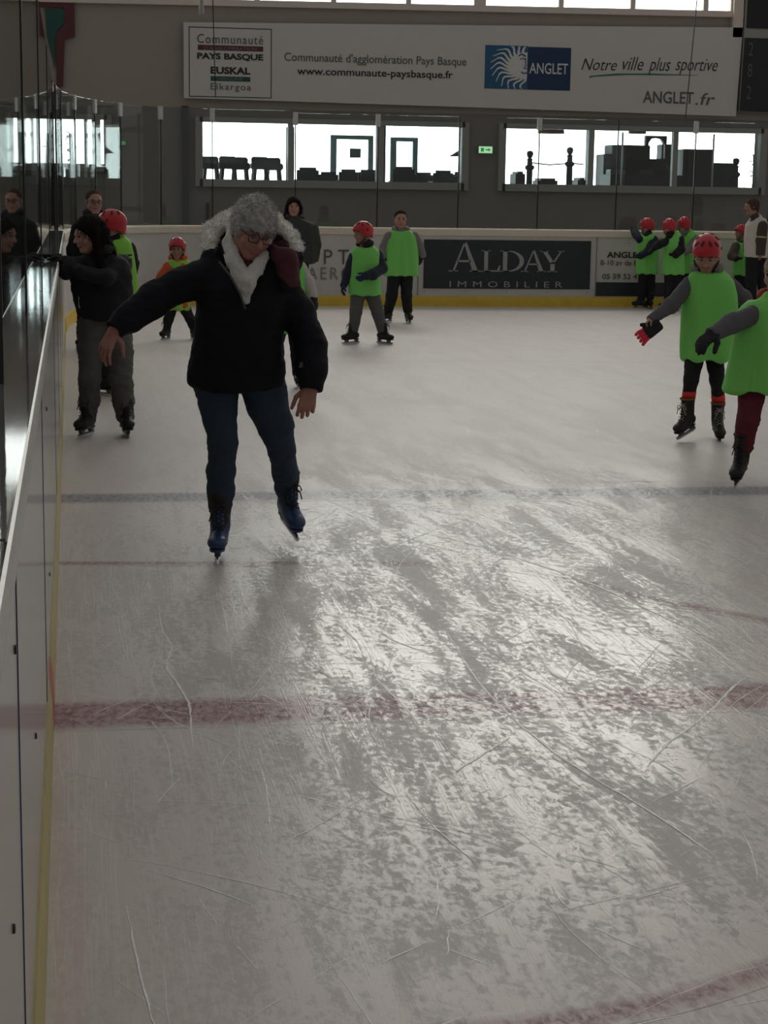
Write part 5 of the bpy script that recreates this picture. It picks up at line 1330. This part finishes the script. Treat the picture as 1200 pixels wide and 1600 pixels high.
        C((0, .040, .12), .020, (0, .060, .02), .026)
        B.plane(T((0, 0, -.088)), -u, .006 * sc); B.plane(T((0, 0, .135)), u, .008 * sc)
        o = blob_obj('ice_skate', B, h or min(s.h * .85, .006), boot, s.root, 1)
        M4 = Matrix(((R[0][0] * sc, R[0][1] * sc, R[0][2] * sc, ank[0]), (R[1][0] * sc, R[1][1] * sc, R[1][2] * sc, ank[1]), (R[2][0] * sc, R[2][1] * sc, R[2][2] * sc, ank[2]), (0, 0, 0, 1)))
        def part(q, name, m, **k):
            q.transform(M4); return q.build(name, m, o, **k)
        foot = [(.022, -.068), (.031, -.04), (.026, .02), (.034, .10), (.035, .15), (.022, .182), (0, .190)]
        foot = foot + [(-a, b) for a, b in foot[-2::-1]]
        q = MB(); q.prism(foot, (0, 0, -.098), (1, 0, 0), (0, 1, 0), (0, 0, .012)); part(q, 'sole', sole or M['black'])
        q = MB()
        for a, b in ((-.07, -.015), (.085, .145)):
            q.prism([(a, -.101), (b, -.101), (b - .012, -.128), (a + .010, -.128)], (-.013, 0, 0), (0, 1, 0), (0, 0, 1), (.026, 0, 0))
        q.prism([(-.085, -.124), (.155, -.124), (.17, -.136), (-.09, -.136)], (-.006, 0, 0), (0, 1, 0), (0, 0, 1), (.012, 0, 0)); part(q, 'blade_holder', M[holder])
        q = MB(); q.prism([(-.095, -.132), (.165, -.132), (.186, -.124), (.190, -.134), (.175, -.150), (.15, -.155), (-.07, -.155), (-.092, -.148)], (-.0025, 0, 0), (0, 1, 0), (0, 0, 1), (.005, 0, 0)); part(q, 'blade', M['steel'])
        if tongue:                     # wide dark tongue and cuff up the front of the shell
            TB = Blob(); tc = lambda p, r, q_, t: TB.cone(T(p), r * sc, T(q_), t * sc, .02)
            tc((0, .030, .135), .044, (0, .030, .03), .036); tc((0, .030, .03), .036, (0, .066, -.020), .030); tc((0, -.01, .150), .050, (0, -.008, .105), .057)
            P_, Q_ = TB.mesh(.005, 1); link('tongue', pq_mesh('tongue', P_, Q_), tongue, o)
        q = MB(); pts = []
        for i in range(7):
            t = i / 6; z = .115 - .125 * t; yy = .066 + .020 * t + .055 * max(0, t - .6); pts.append(((-1) ** i * .026, yy, z))
        q.tube(pts, .0035, 6); q.tube([(-p[0], p[1], p[2]) for p in pts], .0035, 6)
        if bows:
            for sx in (-1, 1):
                q.tube([(0, .078, .105), (sx * .030, .088, .100), (sx * .042, .084, .075), (sx * .028, .086, .065), (0, .08, .10)], .0032, 6)
                q.tube([(0, .08, .10), (sx * .03, .095, .07), (sx * .042, .092, .03)], .0032, 6)
        part(q, 'laces', lace)
        q = MB(); n = 20
        q.tube([(.051 * math.cos(2 * math.pi * k / n), -.012 + .056 * math.sin(2 * math.pi * k / n) + .008 * (math.sin(2 * math.pi * k / n) > .3), .132 + .010 * math.sin(2 * math.pi * k / n)) for k in range(n)], .008, 8, closed=True)
        part(q, 'padded_collar', trim, smooth=True)
        return o
    def skates(s, sc, boot, trim, lace, toes=None, **k):
        for side, i in (('a', 0), ('b', 1)):
            c = s.D['legs'][i]
            if 'ank_' + side in s.D:
                an, to = [A3(q) for q in s.D['ank_' + side]]
                d = to - an; d = d / np.linalg.norm(d)
                fl = (toes or s.toes)[i]
                ud = A3(c[-2][:3]) - an
                # foot axis drops from the ankle line to the sole line
                d2 = d * 1.0 + s.z * .28; s.skate(an, d2, ud * .5 + s.z * .3, sc, boot, trim, lace, **k)
            else:
                an = A3(c[-1][:3]); an[2] = .1555 * sc
                s.skate(an, s.dir((toes or s.toes)[i]), s.z + (A3(c[-2][:3]) - an) * .25, sc, boot, trim, lace, **k)
    # ---- headgear
    def helmet(s, m=None, grow=1.10, visor=True):
        hs = s.hs; m = m or M['red_helmet']
        nu, nv = 44, 16
        def edge(a):      # a = 0 at the face, +-pi at the nape; lower edge as polar angle from the crown
            c = math.cos(a)
            side = math.exp(-((abs(a) - 1.45) / .52) ** 2)
            return 1.40 + .15 * (1 - c) * .5 + .80 * side + 1.05 * (c < 0) * abs(c)
        def shell(k):
            V = []
            for i in range(nu):
                a = -math.pi + 2 * math.pi * i / nu; e = edge(a)
                for j in range(nv + 1):
                    th = e * j / nv
                    rx, ry, rz = (.094 + k) * grow, (.119 + k) * grow, (.100 + k) * grow
                    rid = 1 + .022 * math.cos(a * 6) * math.sin(th) ** 2 * (th < 1.25)
                    sn, cn = (math.sin(th), math.cos(th)) if th < math.pi / 2 else (1 - (th - math.pi / 2) * .10, -(th - math.pi / 2) * .92)   # sides drop straight over the ears
                    V.append(s.hp((rx * sn * math.sin(a) * rid, -.014 + ry * sn * math.cos(a) * rid, .028 + rz * cn)))
            return V
        q = MB(); A = shell(0); Bv = shell(-.014); N = len(A); w = nv + 1
        f = []
        for i in range(nu):
            i2 = (i + 1) % nu
            for j in range(nv):
                f.append((i * w + j, i * w + j + 1, i2 * w + j + 1, i2 * w + j)); f.append(tuple(N + t for t in (i2 * w + j, i2 * w + j + 1, i * w + j + 1, i * w + j)))
            f.append((i * w + nv, N + i * w + nv, N + i2 * w + nv, i2 * w + nv))
        q.add(A + Bv, f); o = q.build('helmet', m, s.root, smooth=True)
        # vents: dark slots set into the shell
        for a, th in ((-.45, .62), (.45, .62), (-1.1, .85), (1.1, .85), (-1.9, .8), (1.9, .8), (-2.6, .75), (2.6, .75), (-1.57, 1.45), (1.57, 1.45)):
            B = MB(); nn = 14
            c0 = A3((.094 * grow * math.sin(th) * math.sin(a), -.014 + .119 * grow * math.sin(th) * math.cos(a), .028 + .100 * grow * math.cos(th)))
            nrm = A3((c0[0] / .094 ** 2, (c0[1] + .014) / .119 ** 2, (c0[2] - .028) / .100 ** 2)); nrm /= np.linalg.norm(nrm)
            d = A3((0, 0, 1)) - nrm * nrm[2]; d = d / max(np.linalg.norm(d), 1e-6); e = np.cross(nrm, d)
            L, W_ = (.024, .010) if th < 1.3 else (.013, .013)
            pts = [s.hp(c0 + nrm * .0035 + d * L * math.cos(2 * math.pi * k / nn) + e * W_ * math.sin(2 * math.pi * k / nn)) for k in range(nn)]
            pin = [s.hp(c0 - nrm * .004 + d * L * .8 * math.cos(2 * math.pi * k / nn) + e * W_ * .8 * math.sin(2 * math.pi * k / nn)) for k in range(nn)]
            B.add(pts + pin, [tuple(range(nn)), tuple(range(2 * nn - 1, nn - 1, -1))] + [(k, (k + 1) % nn, nn + (k + 1) % nn, nn + k) for k in range(nn)])
            B.build('vent', M['vent'], o)
        B = MB()
        for x in (-1, 1):
            B.tube([s.hp((x * .088, .01, -.045)), s.hp((x * .070, .040, -.085)), s.hp((x * .03, .066, -.118)), s.hp((0, .070, -.122))], .006 * hs, 6)
        B.build('chin_strap', M['strap'], o)
        return o
    def short_hair(s, m, vol=1.0, fringe=.03, name='hair', tufts=0, disp=.004, h=None, sides=True):
        B = Blob(); T = s.hp
        E_ = lambda p, r, k=.02, op='u': B.ell(T(p), A3(r) * s.hs, s.HR, k * s.hs, op)
        v = vol
        E_((0, -.022, .040), (.078 * v + .004, .098 * v + .002, .082 * v + .004))
        if sides:
            for x in (-1, 1): E_((x * .068, -.018, -.005), (.018, .045, .05))
        E_((0, -.075, -.02), (.062, .038, .065), .03)
        E_((0, .105, -.02 + .0), (.078, .082, .085 - fringe), .012, 's')
        B.cone(T((0, -.02, -.09)), .05 * s.hs, T((0, -.04, -.2)), .05 * s.hs, .01, 's') if False else None
        f = lambda P: vnoise(P, 38) * disp + vnoise(P, 80) * disp * .6
        o = blob_obj(name, B, h or min(s.h, .006), m, s.root, 1, f)
        if tufts: add_tufts(o, tufts, .015 * v, .0013, tuple(s.r * .75 - s.z * .35 + s.t * .3), .22, 3)
        return o
    def long_hair(s, m, drop=.30, front=True):
        B = Blob(); T = s.hp
        E_ = lambda p, r, k=.03, op='u': B.ell(T(p), A3(r) * s.hs, s.HR, k * s.hs, op)
        E_((0, -.020, .038), (.086, .106, .092))
        for x in (-1, 1):
            B.cone(T((x * .07, -.02, 0)), .034 * s.hs, T((x * .085, -.01, -.13)), .034 * s.hs, .03); B.cone(T((x * .085, -.01, -.13)), .034 * s.hs, T((x * .080, .03, -.13 - drop * .6)), .022 * s.hs, .02)
        B.cone(T((0, -.07, 0)), .075 * s.hs, T((0, -.085, -.15)), .075 * s.hs, .03); B.cone(T((0, -.085, -.15)), .075 * s.hs, T((0, -.09, -.15 - drop * .5)), .055 * s.hs, .03)
        E_((0, .100, -.030), (.060, .075, .085), .012, 's')
        f = lambda P: vnoise(P * [3, 3, .6], 26) * .005
        o = blob_obj('hair', B, min(s.h, .007), m, s.root, 1, f)
        add_tufts(o, 900, .055, .0022, (0, 0, -2.2), .25, 4)
        return o
    def glasses(s):
        q = MB(); T = s.hp
        for x in (-1, 1):
            ring = [(x * .032 + .0245 * math.copysign(abs(math.cos(a)) ** .7, math.cos(a)), .103 - .004 * abs(math.cos(a)), .002 + .0185 * math.copysign(abs(math.sin(a)) ** .7, math.sin(a))) for a in (2 * math.pi * k / 20 for k in range(20))]
            q.tube([T(p) for p in ring], .0026 * s.hs, 6, closed=True)
            q.tube([T((x * .056, .100, .010)), T((x * .072, .06, .010)), T((x * .082, .0, .008)), T((x * .080, -.02, -.005))], .0024 * s.hs, 6)
        q.tube([T((-.009, .104, .006)), T((0, .108, .009)), T((.009, .104, .006))], .0024 * s.hs, 6)
        o = q.build('glasses', M['rim'], s.root, smooth=True)
        for x in (-1, 1):
            q = MB(); poly = [T((x * .032 + .0235 * math.copysign(abs(math.cos(a)) ** .7, math.cos(a)), .1015, .002 + .0175 * math.copysign(abs(math.sin(a)) ** .7, math.sin(a)))) for a in (2 * math.pi * k / 20 for k in range(20))]
            q.add(poly, [tuple(range(20))]); q.build('lens', M['lens'], o)
        return o
    def hood(s, m, name='hood', up=False):
        """knitted or folded hood lying round the neck"""
        B = Blob(); T = s.hp; top = A3(s.D['rings'][-1][:3])
        pts = [(math.cos(a), math.sin(a)) for a in np.linspace(-.5, math.pi + .5, 12)]
        c = (top + T((0, -.03, -.12))) / 2
        bx, by = s.HR[:, 0], -s.face
        pr = None
        for a, b in pts:
            p = c + bx * a * .085 * s.hs + by * (b * .075 - .01) * s.hs + s.z * (.012 + .012 * b)
            if pr is not None: B.cone(pr, .030 * s.hs, p, .030 * s.hs, .02)
            pr = p
        return blob_obj(name, B, min(s.h, .007), m, s.root, 1)
    def band(s, arm, seg, t0, t1, m, name, grow=.004):
        c = s.D['arms'][arm]; a, b = c[seg], c[seg + 1]
        L = lambda t: A3(a[:3]) + (A3(b[:3]) - A3(a[:3])) * t; r = lambda t: a[3] + (b[3] - a[3]) * t + grow
        q = MB(); q.tube([L(t0), L((t0 + t1) / 2), L(t1)], [r(t0), r((t0 + t1) / 2), r(t1)], 18); q.build(name, m, s.root, smooth=True)
    def sock(s, leg, m, r=None):
        c = s.D['legs'][leg]; a, b = A3(c[-2][:3]), A3(c[-1][:3]); d = (b - a) / np.linalg.norm(b - a)
        q = MB(); rr = r or c[-1][3] * 1.15
        b = b - d * .055
        q.tube([b - d * .035, b - d * .015, b + d * .06], [rr * .98, rr * 1.05, rr], 18); q.build('sock', m, s.root, smooth=True)
    def cloth_text(s, o, body, p, right, up, w, hgt, m, name='lettering', out=.004):
        """lettering wrapped onto a garment: p centre, right/up axes of the text; cast along their normal"""
        me = text_mesh(body, bold=.02, extrude=.0)
        n = len(me.vertices); co = np.zeros(n * 3); me.vertices.foreach_get('co', co); co = co.reshape(-1, 3)
        lo, hi = co.min(0), co.max(0); u = ((co - (lo + hi) / 2) / np.maximum(hi - lo, 1e-6))
        right = A3(right) / np.linalg.norm(right); up = A3(up); up = up - right * (up @ right); up /= np.linalg.norm(up); nn = np.cross(right, up)
        g = o.data; bvh = BVHTree.FromPolygons([v.co[:] for v in g.vertices], [tuple(q.vertices) for q in g.polygons])
        out_ = []
        for a in u:
            q = A3(p) + right * a[0] * w + up * a[1] * hgt
            hit = bvh.ray_cast(Vector(q + nn * .6), Vector(-nn))
            out_.append(np.array(hit[0]) + nn * out if hit[0] is not None else q)
        me.vertices.foreach_set('co', np.array(out_).ravel()); me.update()
        return link(name, me, m, o)

KIDS = 'children in red helmets on the ice'
# --- the woman gliding towards the camera
p = Person('main', 'grey-haired person in glasses, white scarf and fur-hooded black jacket gliding with arms out', h=.0055)
p.body(M['skin_red'], h=.0042, hand_kw={'a': dict(palm=p.r * .7 - p.t * .5 - p.z * .2, th=p.r * .9 + p.t * .5, spread=.10, curl=(.30, .35, .3), s=.92, thumb_out=.95),
                                      'b': dict(palm=-p.t * .9 + p.r * .2, th=-p.r, spread=.045, curl=(.55, .6, .45), s=1.0, thumb_out=.50)})
D = p.D
def P3(dx, dz, fwd): return A3(D['head'][0]) + p.r * dx + p.z * dz + p.t * fwd
def main_extra(B):
    c = D['fur']                              # folded hood under the fur edge
    low = [(A3(q[:3]) - p.z * .045 + p.t * .005 - p.r * .012 * (1 if i > 6 else -1 if i < 4 else 0)) for i, q in enumerate(c)]
    for a, b in zip(low, low[1:]): B.cone(a, .034, b, .034, .03)
    B.cone(low[3] - p.z * .05, .05, low[7] - p.z * .05, .05, .03)
    B.cone(P3(.075, -.09, .03), .030, P3(.140, -.125, .03), .042, .03); B.cone(P3(.140, -.125, .03), .042, P3(.150, -.22, .03), .05, .03)
    B.ell(p.hp((0, -.02, -.14)) + p.t * .03, (.075, .09, .12), p.HR, .02, 's')
    v0 = A3(D['rings'][-1][:3]) + p.t * .16 + p.z * .03
    B.cone(v0, .085, v0 - p.z * .20 + p.t * .02, .012, .015, 's')
jk = p.jacket(M['jacket'], amp=.006, extra=main_extra)
jk.data.materials.append(M['lapel'])          # burgundy lining of the open collar
poly = np.array([(.058, -.055), (.135, -.050), (.185, -.075), (.205, -.150), (.195, -.235), (.150, -.235), (.105, -.190), (.075, -.12)])
poly2 = np.array([(-.15, -.05), (-.09, -.05), (-.085, -.17), (-.13, -.12)])
def inside(a, b, P_):
    r_ = np.zeros(len(a), bool)
    for (x1, y1), (x2, y2) in zip(P_, np.roll(P_, -1, 0)):
        c_ = ((y1 > b) != (y2 > b)) & (a < (x2 - x1) * (b - y1) / (y2 - y1 + 1e-12) + x1); r_ ^= c_
    return r_
nf = len(jk.data.polygons); fc = np.zeros(nf * 3); fn = np.zeros(nf * 3); jk.data.polygons.foreach_get('center', fc); jk.data.polygons.foreach_get('normal', fn)
fc = fc.reshape(-1, 3) - A3(D['head'][0]); fn = fn.reshape(-1, 3)
rr_, zz_ = fc @ p.r + vnoise(fc, 30) * .006, fc @ p.z + vnoise(fc + 5, 30) * .006
mi = ((inside(rr_, zz_, poly) | inside(rr_, zz_, poly2)) & (fn @ p.t > .1)).astype(np.int32); jk.data.polygons.foreach_set('material_index', mi)
p.trousers(M['denim'], name='jeans', amp=.005)
p.skates(.95, M['boot_blue'], M['boot_black'], M['lace'], toes=(-6, 30), sole=M['boot_blue'], tongue=M['boot_black'])
hair = p.short_hair(M['hair_grey'], vol=1.13, fringe=.050, tufts=3200, disp=.006)
p.glasses()
sb_ = Blob(); sb_.chain(D['scarf_a'], .012); sb_.chain(D['scarf_b'], .010)
sb_.ell(A3(D['scarf_b'][-2][:3]) + p.t * .02, (.036, .03, .034), None, .01)
scarf = blob_obj('scarf', sb_, .0045, M['scarf'], p.root, 1, lambda P: vnoise(P * [1.6, 1, .7], 55) * .004 + vnoise(P, 22) * .005)
fb = Blob(); fb.chain(D['fur'], .012, 1.12)
fur = blob_obj('fur_trim', fb, .006, M['fur'], p.root, 1, lambda P: vnoise(P, 45) * .006)
add_tufts(fur, 5200, .0125, .0017, (0, 0, .15), .45, 9)
q = MB(); q.tube([P3(-.145, -.135, .085), P3(-.10, -.19, .105), P3(-.06, -.26, .115), P3(-.035, -.33, .115)], [.006, .005, .005, .004], 8); q.build('zip', M['zip'], p.root)
q = MB()
w = A3(D['arms'][1][-2][:3])
q.prism([(-.010, -.012), (.010, -.006), (.008, .016), (-.006, .012)], w - p.r * .052 + p.t * .052 + p.z * .03, p.r, p.z, p.t * .004); q.build('sleeve_tab', M['zip'], p.root)

# --- dark haired skater at the boards
p = Person('dark', 'dark long-haired person in black jacket and grey trousers leaning on the left boards', h=.0065)
p.body(M['skin'], hand_kw={'a': dict(palm=-p.z, th=p.t), 'b': dict(palm=-p.z, th=p.t)})
p.jacket(M['black_cloth'], amp=.006); p.trousers(M['grey_trouser'], amp=.008); p.long_hair(M['hair_dark'], .34)
p.hood(M['black_cloth'], 'collar')
p.gloves(M['glove_black'], hand_kw={'a': dict(palm=-p.z, th=p.t), 'b': dict(palm=-p.z, th=p.t)})
p.skates(.98, M['boot_black'], M['boot_black'], M['lace'], toes=(-22, 8))
q = MB(); a = A3(p.D['rings'][1][:3]); q.tube([a - p.r * .165 + p.t * .09 + p.z * .02, a - p.r * .17 + p.t * .09 + p.z * .16], .004, 6); q.build('reflective_piping', M['clip'], p.root)

# --- smiling adult behind
p = Person('man', 'short-haired smiling person in glasses and dark jacket standing behind the dark-haired one', h=.008)
p.body(M['skin']); p.jacket(M['black_cloth']); p.trousers(M['black_cloth']); p.short_hair(M['hair_brown'], .98, .066, disp=.002, sides=False); p.glasses(); p.hood(M['black_cloth'], 'collar')
p.skates(1.0, M['boot_black'], M['boot_black'], M['lace'], toes=(-10, 12))

# --- child in lime bib seen from behind
p = Person('lime', 'child in red helmet and lime bib lettered NE, seen from behind next to the boards', KIDS, h=.008)
p.body(M['skin']); p.jacket(M['black_cloth'], .92, 1.0, 'sweater'); o = p.vest(M['vest_lime']); p.trousers(M['black_cloth']); p.helmet(); p.gloves(M['glove_black'])
p.skates(.85, M['boot_black'], M['boot_trim'], M['lace'], toes=(-120, -140))
c = A3(p.D['rings'][-3][:3])
p.cloth_text(o, 'NE', c + p.r * .075 + p.z * .03 + p.t * .12, p.r, p.z, .10, .075, M['ink'])

# --- small child in orange
p = Person('orange', 'small child in red helmet, orange jacket and lime bib', KIDS, h=.0085)
p.body(M['skin_dim']); p.jacket(M['orange_cloth'], .95, 1.0); p.vest(M['vest_lime'], flare=.80); p.trousers(M['black_cloth']); p.helmet(); p.gloves(M['orange_cloth']); p.hood(M['orange_cloth'], 'collar')
p.skates(.78, M['boot_black'], M['boot_trim'], M['lace'], toes=(-28, 30))

# --- boy with feet apart, looking left
p = Person('boy', 'child in red helmet, green bib and navy sleeves standing feet apart, looking left', KIDS, h=.0085)
hk = {'a': dict(palm=p.r, th=p.t), 'b': dict(palm=-p.t * -1 * -1, th=p.z)}
p.body(M['skin_dim'], hand_kw=hk); p.jacket(M['navy_cloth'], .90, 1.0, 'sweater'); p.vest(M['vest'], seed=1.0); p.trousers(M['grey_trouser']); p.helmet(); p.gloves(M['glove_navy'], hand_kw=hk)
p.hood(M['black_cloth'], 'collar')
p.skates(.85, M['boot_black'], M['boot_trim'], M['lace'], toes=(-52, 48))

# --- bare-headed boy
p = Person('grey', 'bare-headed child with cropped black hair, green bib and heather grey sleeves', h=.0085)
p.body(M['skin']); p.jacket(M['heather'], .90, 1.0, 'hoodie'); p.vest(M['vest'], seed=2.0); p.trousers(M['black_cloth']); p.short_hair(M['hair_dark'], .98, .062, disp=.002, sides=False); p.gloves(M['glove_black'])
p.hood(M['heather'])
p.skates(.9, M['boot_black'], M['boot_black'], M['lace'], toes=(-35, 15))

# --- child half hidden behind the woman
p = Person('green', 'child in green bib and pale sleeves half hidden behind the fur-hooded jacket', KIDS, h=.008)
p.body(M['skin']); p.jacket(M['pale_cloth'], .90, 1.0, 'sweater'); p.vest(M['vest'], seed=3.0); p.trousers(M['black_cloth']); p.helmet(grow=1.0); p.gloves(M['glove_black'])
p.skates(.82, M['boot_black'], M['boot_trim'], M['lace'], toes=(-15, 5))

# --- standing adult in a long coat
p = Person('coat', 'person with long dark hair in a hip-length grey-green coat standing by the far boards', h=.0085)
p.body(M['skin']); p.jacket(M['green_coat'], amp=.005, name='coat'); p.trousers(M['black_cloth']); p.long_hair(M['hair_dark'], .16); p.hood(M['green_coat'])
p.skates(1.0, M['boot_black'], M['boot_black'], M['lace'], toes=(-10, 12))

# --- girl in red helmet holding a glove
p = Person('redg', 'child in red helmet and green bib looking down, bright red socks, one glove pulled off', KIDS, h=.0065)
hk = {'a': dict(palm=p.t * -.3 + p.r * .2 - p.z, th=p.t, curl=(.9, .9, .6), spread=.05), 'b': {}}
p.body(M['skin'], h=.005, hand_kw=hk); p.jacket(M['grey_cloth'], .92, 1.0, 'sweater'); p.vest(M['vest'], seed=4.0, amp=.015); p.trousers(M['black_cloth'], name='leggings'); p.helmet(grow=1.10)
p.hood(M['heather']); p.gloves(None, M['glove_black'])
for i in (0, 1): p.sock(i, M['sock_red'])
p.skates(.86, M['boot_black'], M['boot_trim'], M['lace_pale'], toes=(-40, 15))
q = MB(); c = p.hp((0, .06, -.15)); q.tube([c - p.r * .022 + p.z * .02, c - p.r * .026 - p.z * .045], .005, 6); q.tube([c + p.r * .022 + p.z * .02, c + p.r * .026 - p.z * .045], .005, 6); q.build('hood_cords', M['strap'], p.root)
# the glove in that hand
ga, gb = [A3(v) + A3(p.D['root']) for v in p.D['glove']]
go_ = empty('glove', tuple(ga), 'black glove with red fingers dangling from the bare hand', 'glove')
w, tip = np.zeros(3), gb - ga
B = Blob(); B.palm = -p.t; u = tip / np.linalg.norm(tip)
side = np.cross(u, p.t); side /= np.linalg.norm(side)
for kk in (-1, 0, 1): B.cone(side * kk * .022 - u * .02, .020, side * kk * .026 + u * .075, .020, .015)
B.cone(u * .02 + side * .03, .016, u * .075 + side * .065, .013, .01)
blob_obj('palm', B, .005, M['glove_black'], go_, 1)
for kk in range(4):
    B = Blob(); a = u * .085 + side * (kk - 1.5) * .021; d = u + side * (kk - 1.5) * .10 + p.t * .2
    B.cone(a, .0125, a + d * .034, .0125, .004); B.cone(a + d * .034, .0125, a + d * .055 - p.z * .006, .0115, .004)
    blob_obj('finger', B, .004, M['glove_red'], go_, 1)

# --- child cut off by the right picture edge
p = Person('cut', 'child in green bib, grey sleeves and dark red leggings entering at the right edge', h=.0065)
hk = {'a': dict(palm=-p.z * .5 + p.r * .5, th=p.r * .4 + p.t * .6 - p.z * .3, curl=(.30, .35, .3), s=.95, spread=.10, grow=.006), 'b': {}}
p.body(M['skin'], h=.0055, hand_kw={'a': dict(hk['a'], grow=0), 'b': {}}); p.jacket(M['grey_cloth'], .92, 1.0, 'sweater'); p.vest(M['vest'], seed=5.0, amp=.017); p.trousers(M['red_trouser'], name='leggings', amp=.006)
p.short_hair(M['hair_blond'], 1.08, .04, tufts=700); p.hood(M['collar_pink'], 'collar'); p.gloves(M['glove_black'], hand_kw=hk)
p.skates(.92, M['boot_black'], M['boot_black'], M['lace'], toes=(-12, 20))

# --- huddle at the far boards
p = Person('kida', 'child in red helmet and green bib reaching over the far boards, left of the huddle', KIDS, h=.009)
p.body(M['skin']); p.jacket(M['navy_cloth'], .92, 1.0, 'sweater'); p.vest(M['vest'], seed=6.0); p.trousers(M['black_cloth']); p.helmet(); p.gloves(M['glove_black']); p.skates(.85, M['boot_black'], M['boot_trim'], M['lace'], toes=(-120, -150), bows=False)
p = Person('kidb', 'child in red helmet and green bib with black sleeves, middle of the huddle', KIDS, h=.009)
p.body(M['skin']); p.jacket(M['black_cloth'], .92, 1.0, 'sweater'); p.vest(M['vest'], seed=7.0); p.trousers(M['black_cloth']); p.helmet(); p.gloves(M['glove_black']); p.skates(.85, M['boot_black'], M['boot_trim'], M['lace'], toes=(-130, -150), bows=False)
p = Person('kidc', 'child in red helmet, green bib and grey sleeves at the right of the huddle', KIDS, h=.009)
p.body(M['skin']); p.jacket(M['heather'], .92, 1.0, 'sweater'); p.vest(M['vest'], seed=8.0); p.trousers(M['black_cloth']); p.helmet(); p.gloves(M['pale_cloth']); p.skates(.85, M['boot_black'], M['boot_trim'], M['lace'], toes=(-130, -150), bows=False)
p = Person('kidd', 'child in red helmet and green bib half hidden by the adult in the white gilet', KIDS, h=.009)
p.body(M['skin_dim']); p.jacket(M['brown_cloth'], .92, 1.0, 'sweater'); p.vest(M['vest'], seed=9.0); p.trousers(M['black_cloth']); p.helmet(); p.gloves(M['glove_black']); p.skates(.85, M['boot_black'], M['boot_trim'], M['lace'], toes=(-50, -20), bows=False)
p = Person('adult', 'brown-haired adult in white gilet with brown sleeves and a pale armband by the far boards', h=.009)
p.body(M['skin_dim']); p.jacket(M['brown_cloth'], .93, 1.0, 'sweater'); p.vest(M['white_cloth'], name='gilet', amp=.003); p.trousers(M['black_cloth']); p.short_hair(M['hair_brown'], 1.02, .055, disp=.004); p.band(1, 0, .75, 1.0, M['band_yellow'], 'armband')
p.skates(1.0, M['boot_black'], M['boot_black'], M['lace'], toes=(-80, -60), bows=False)
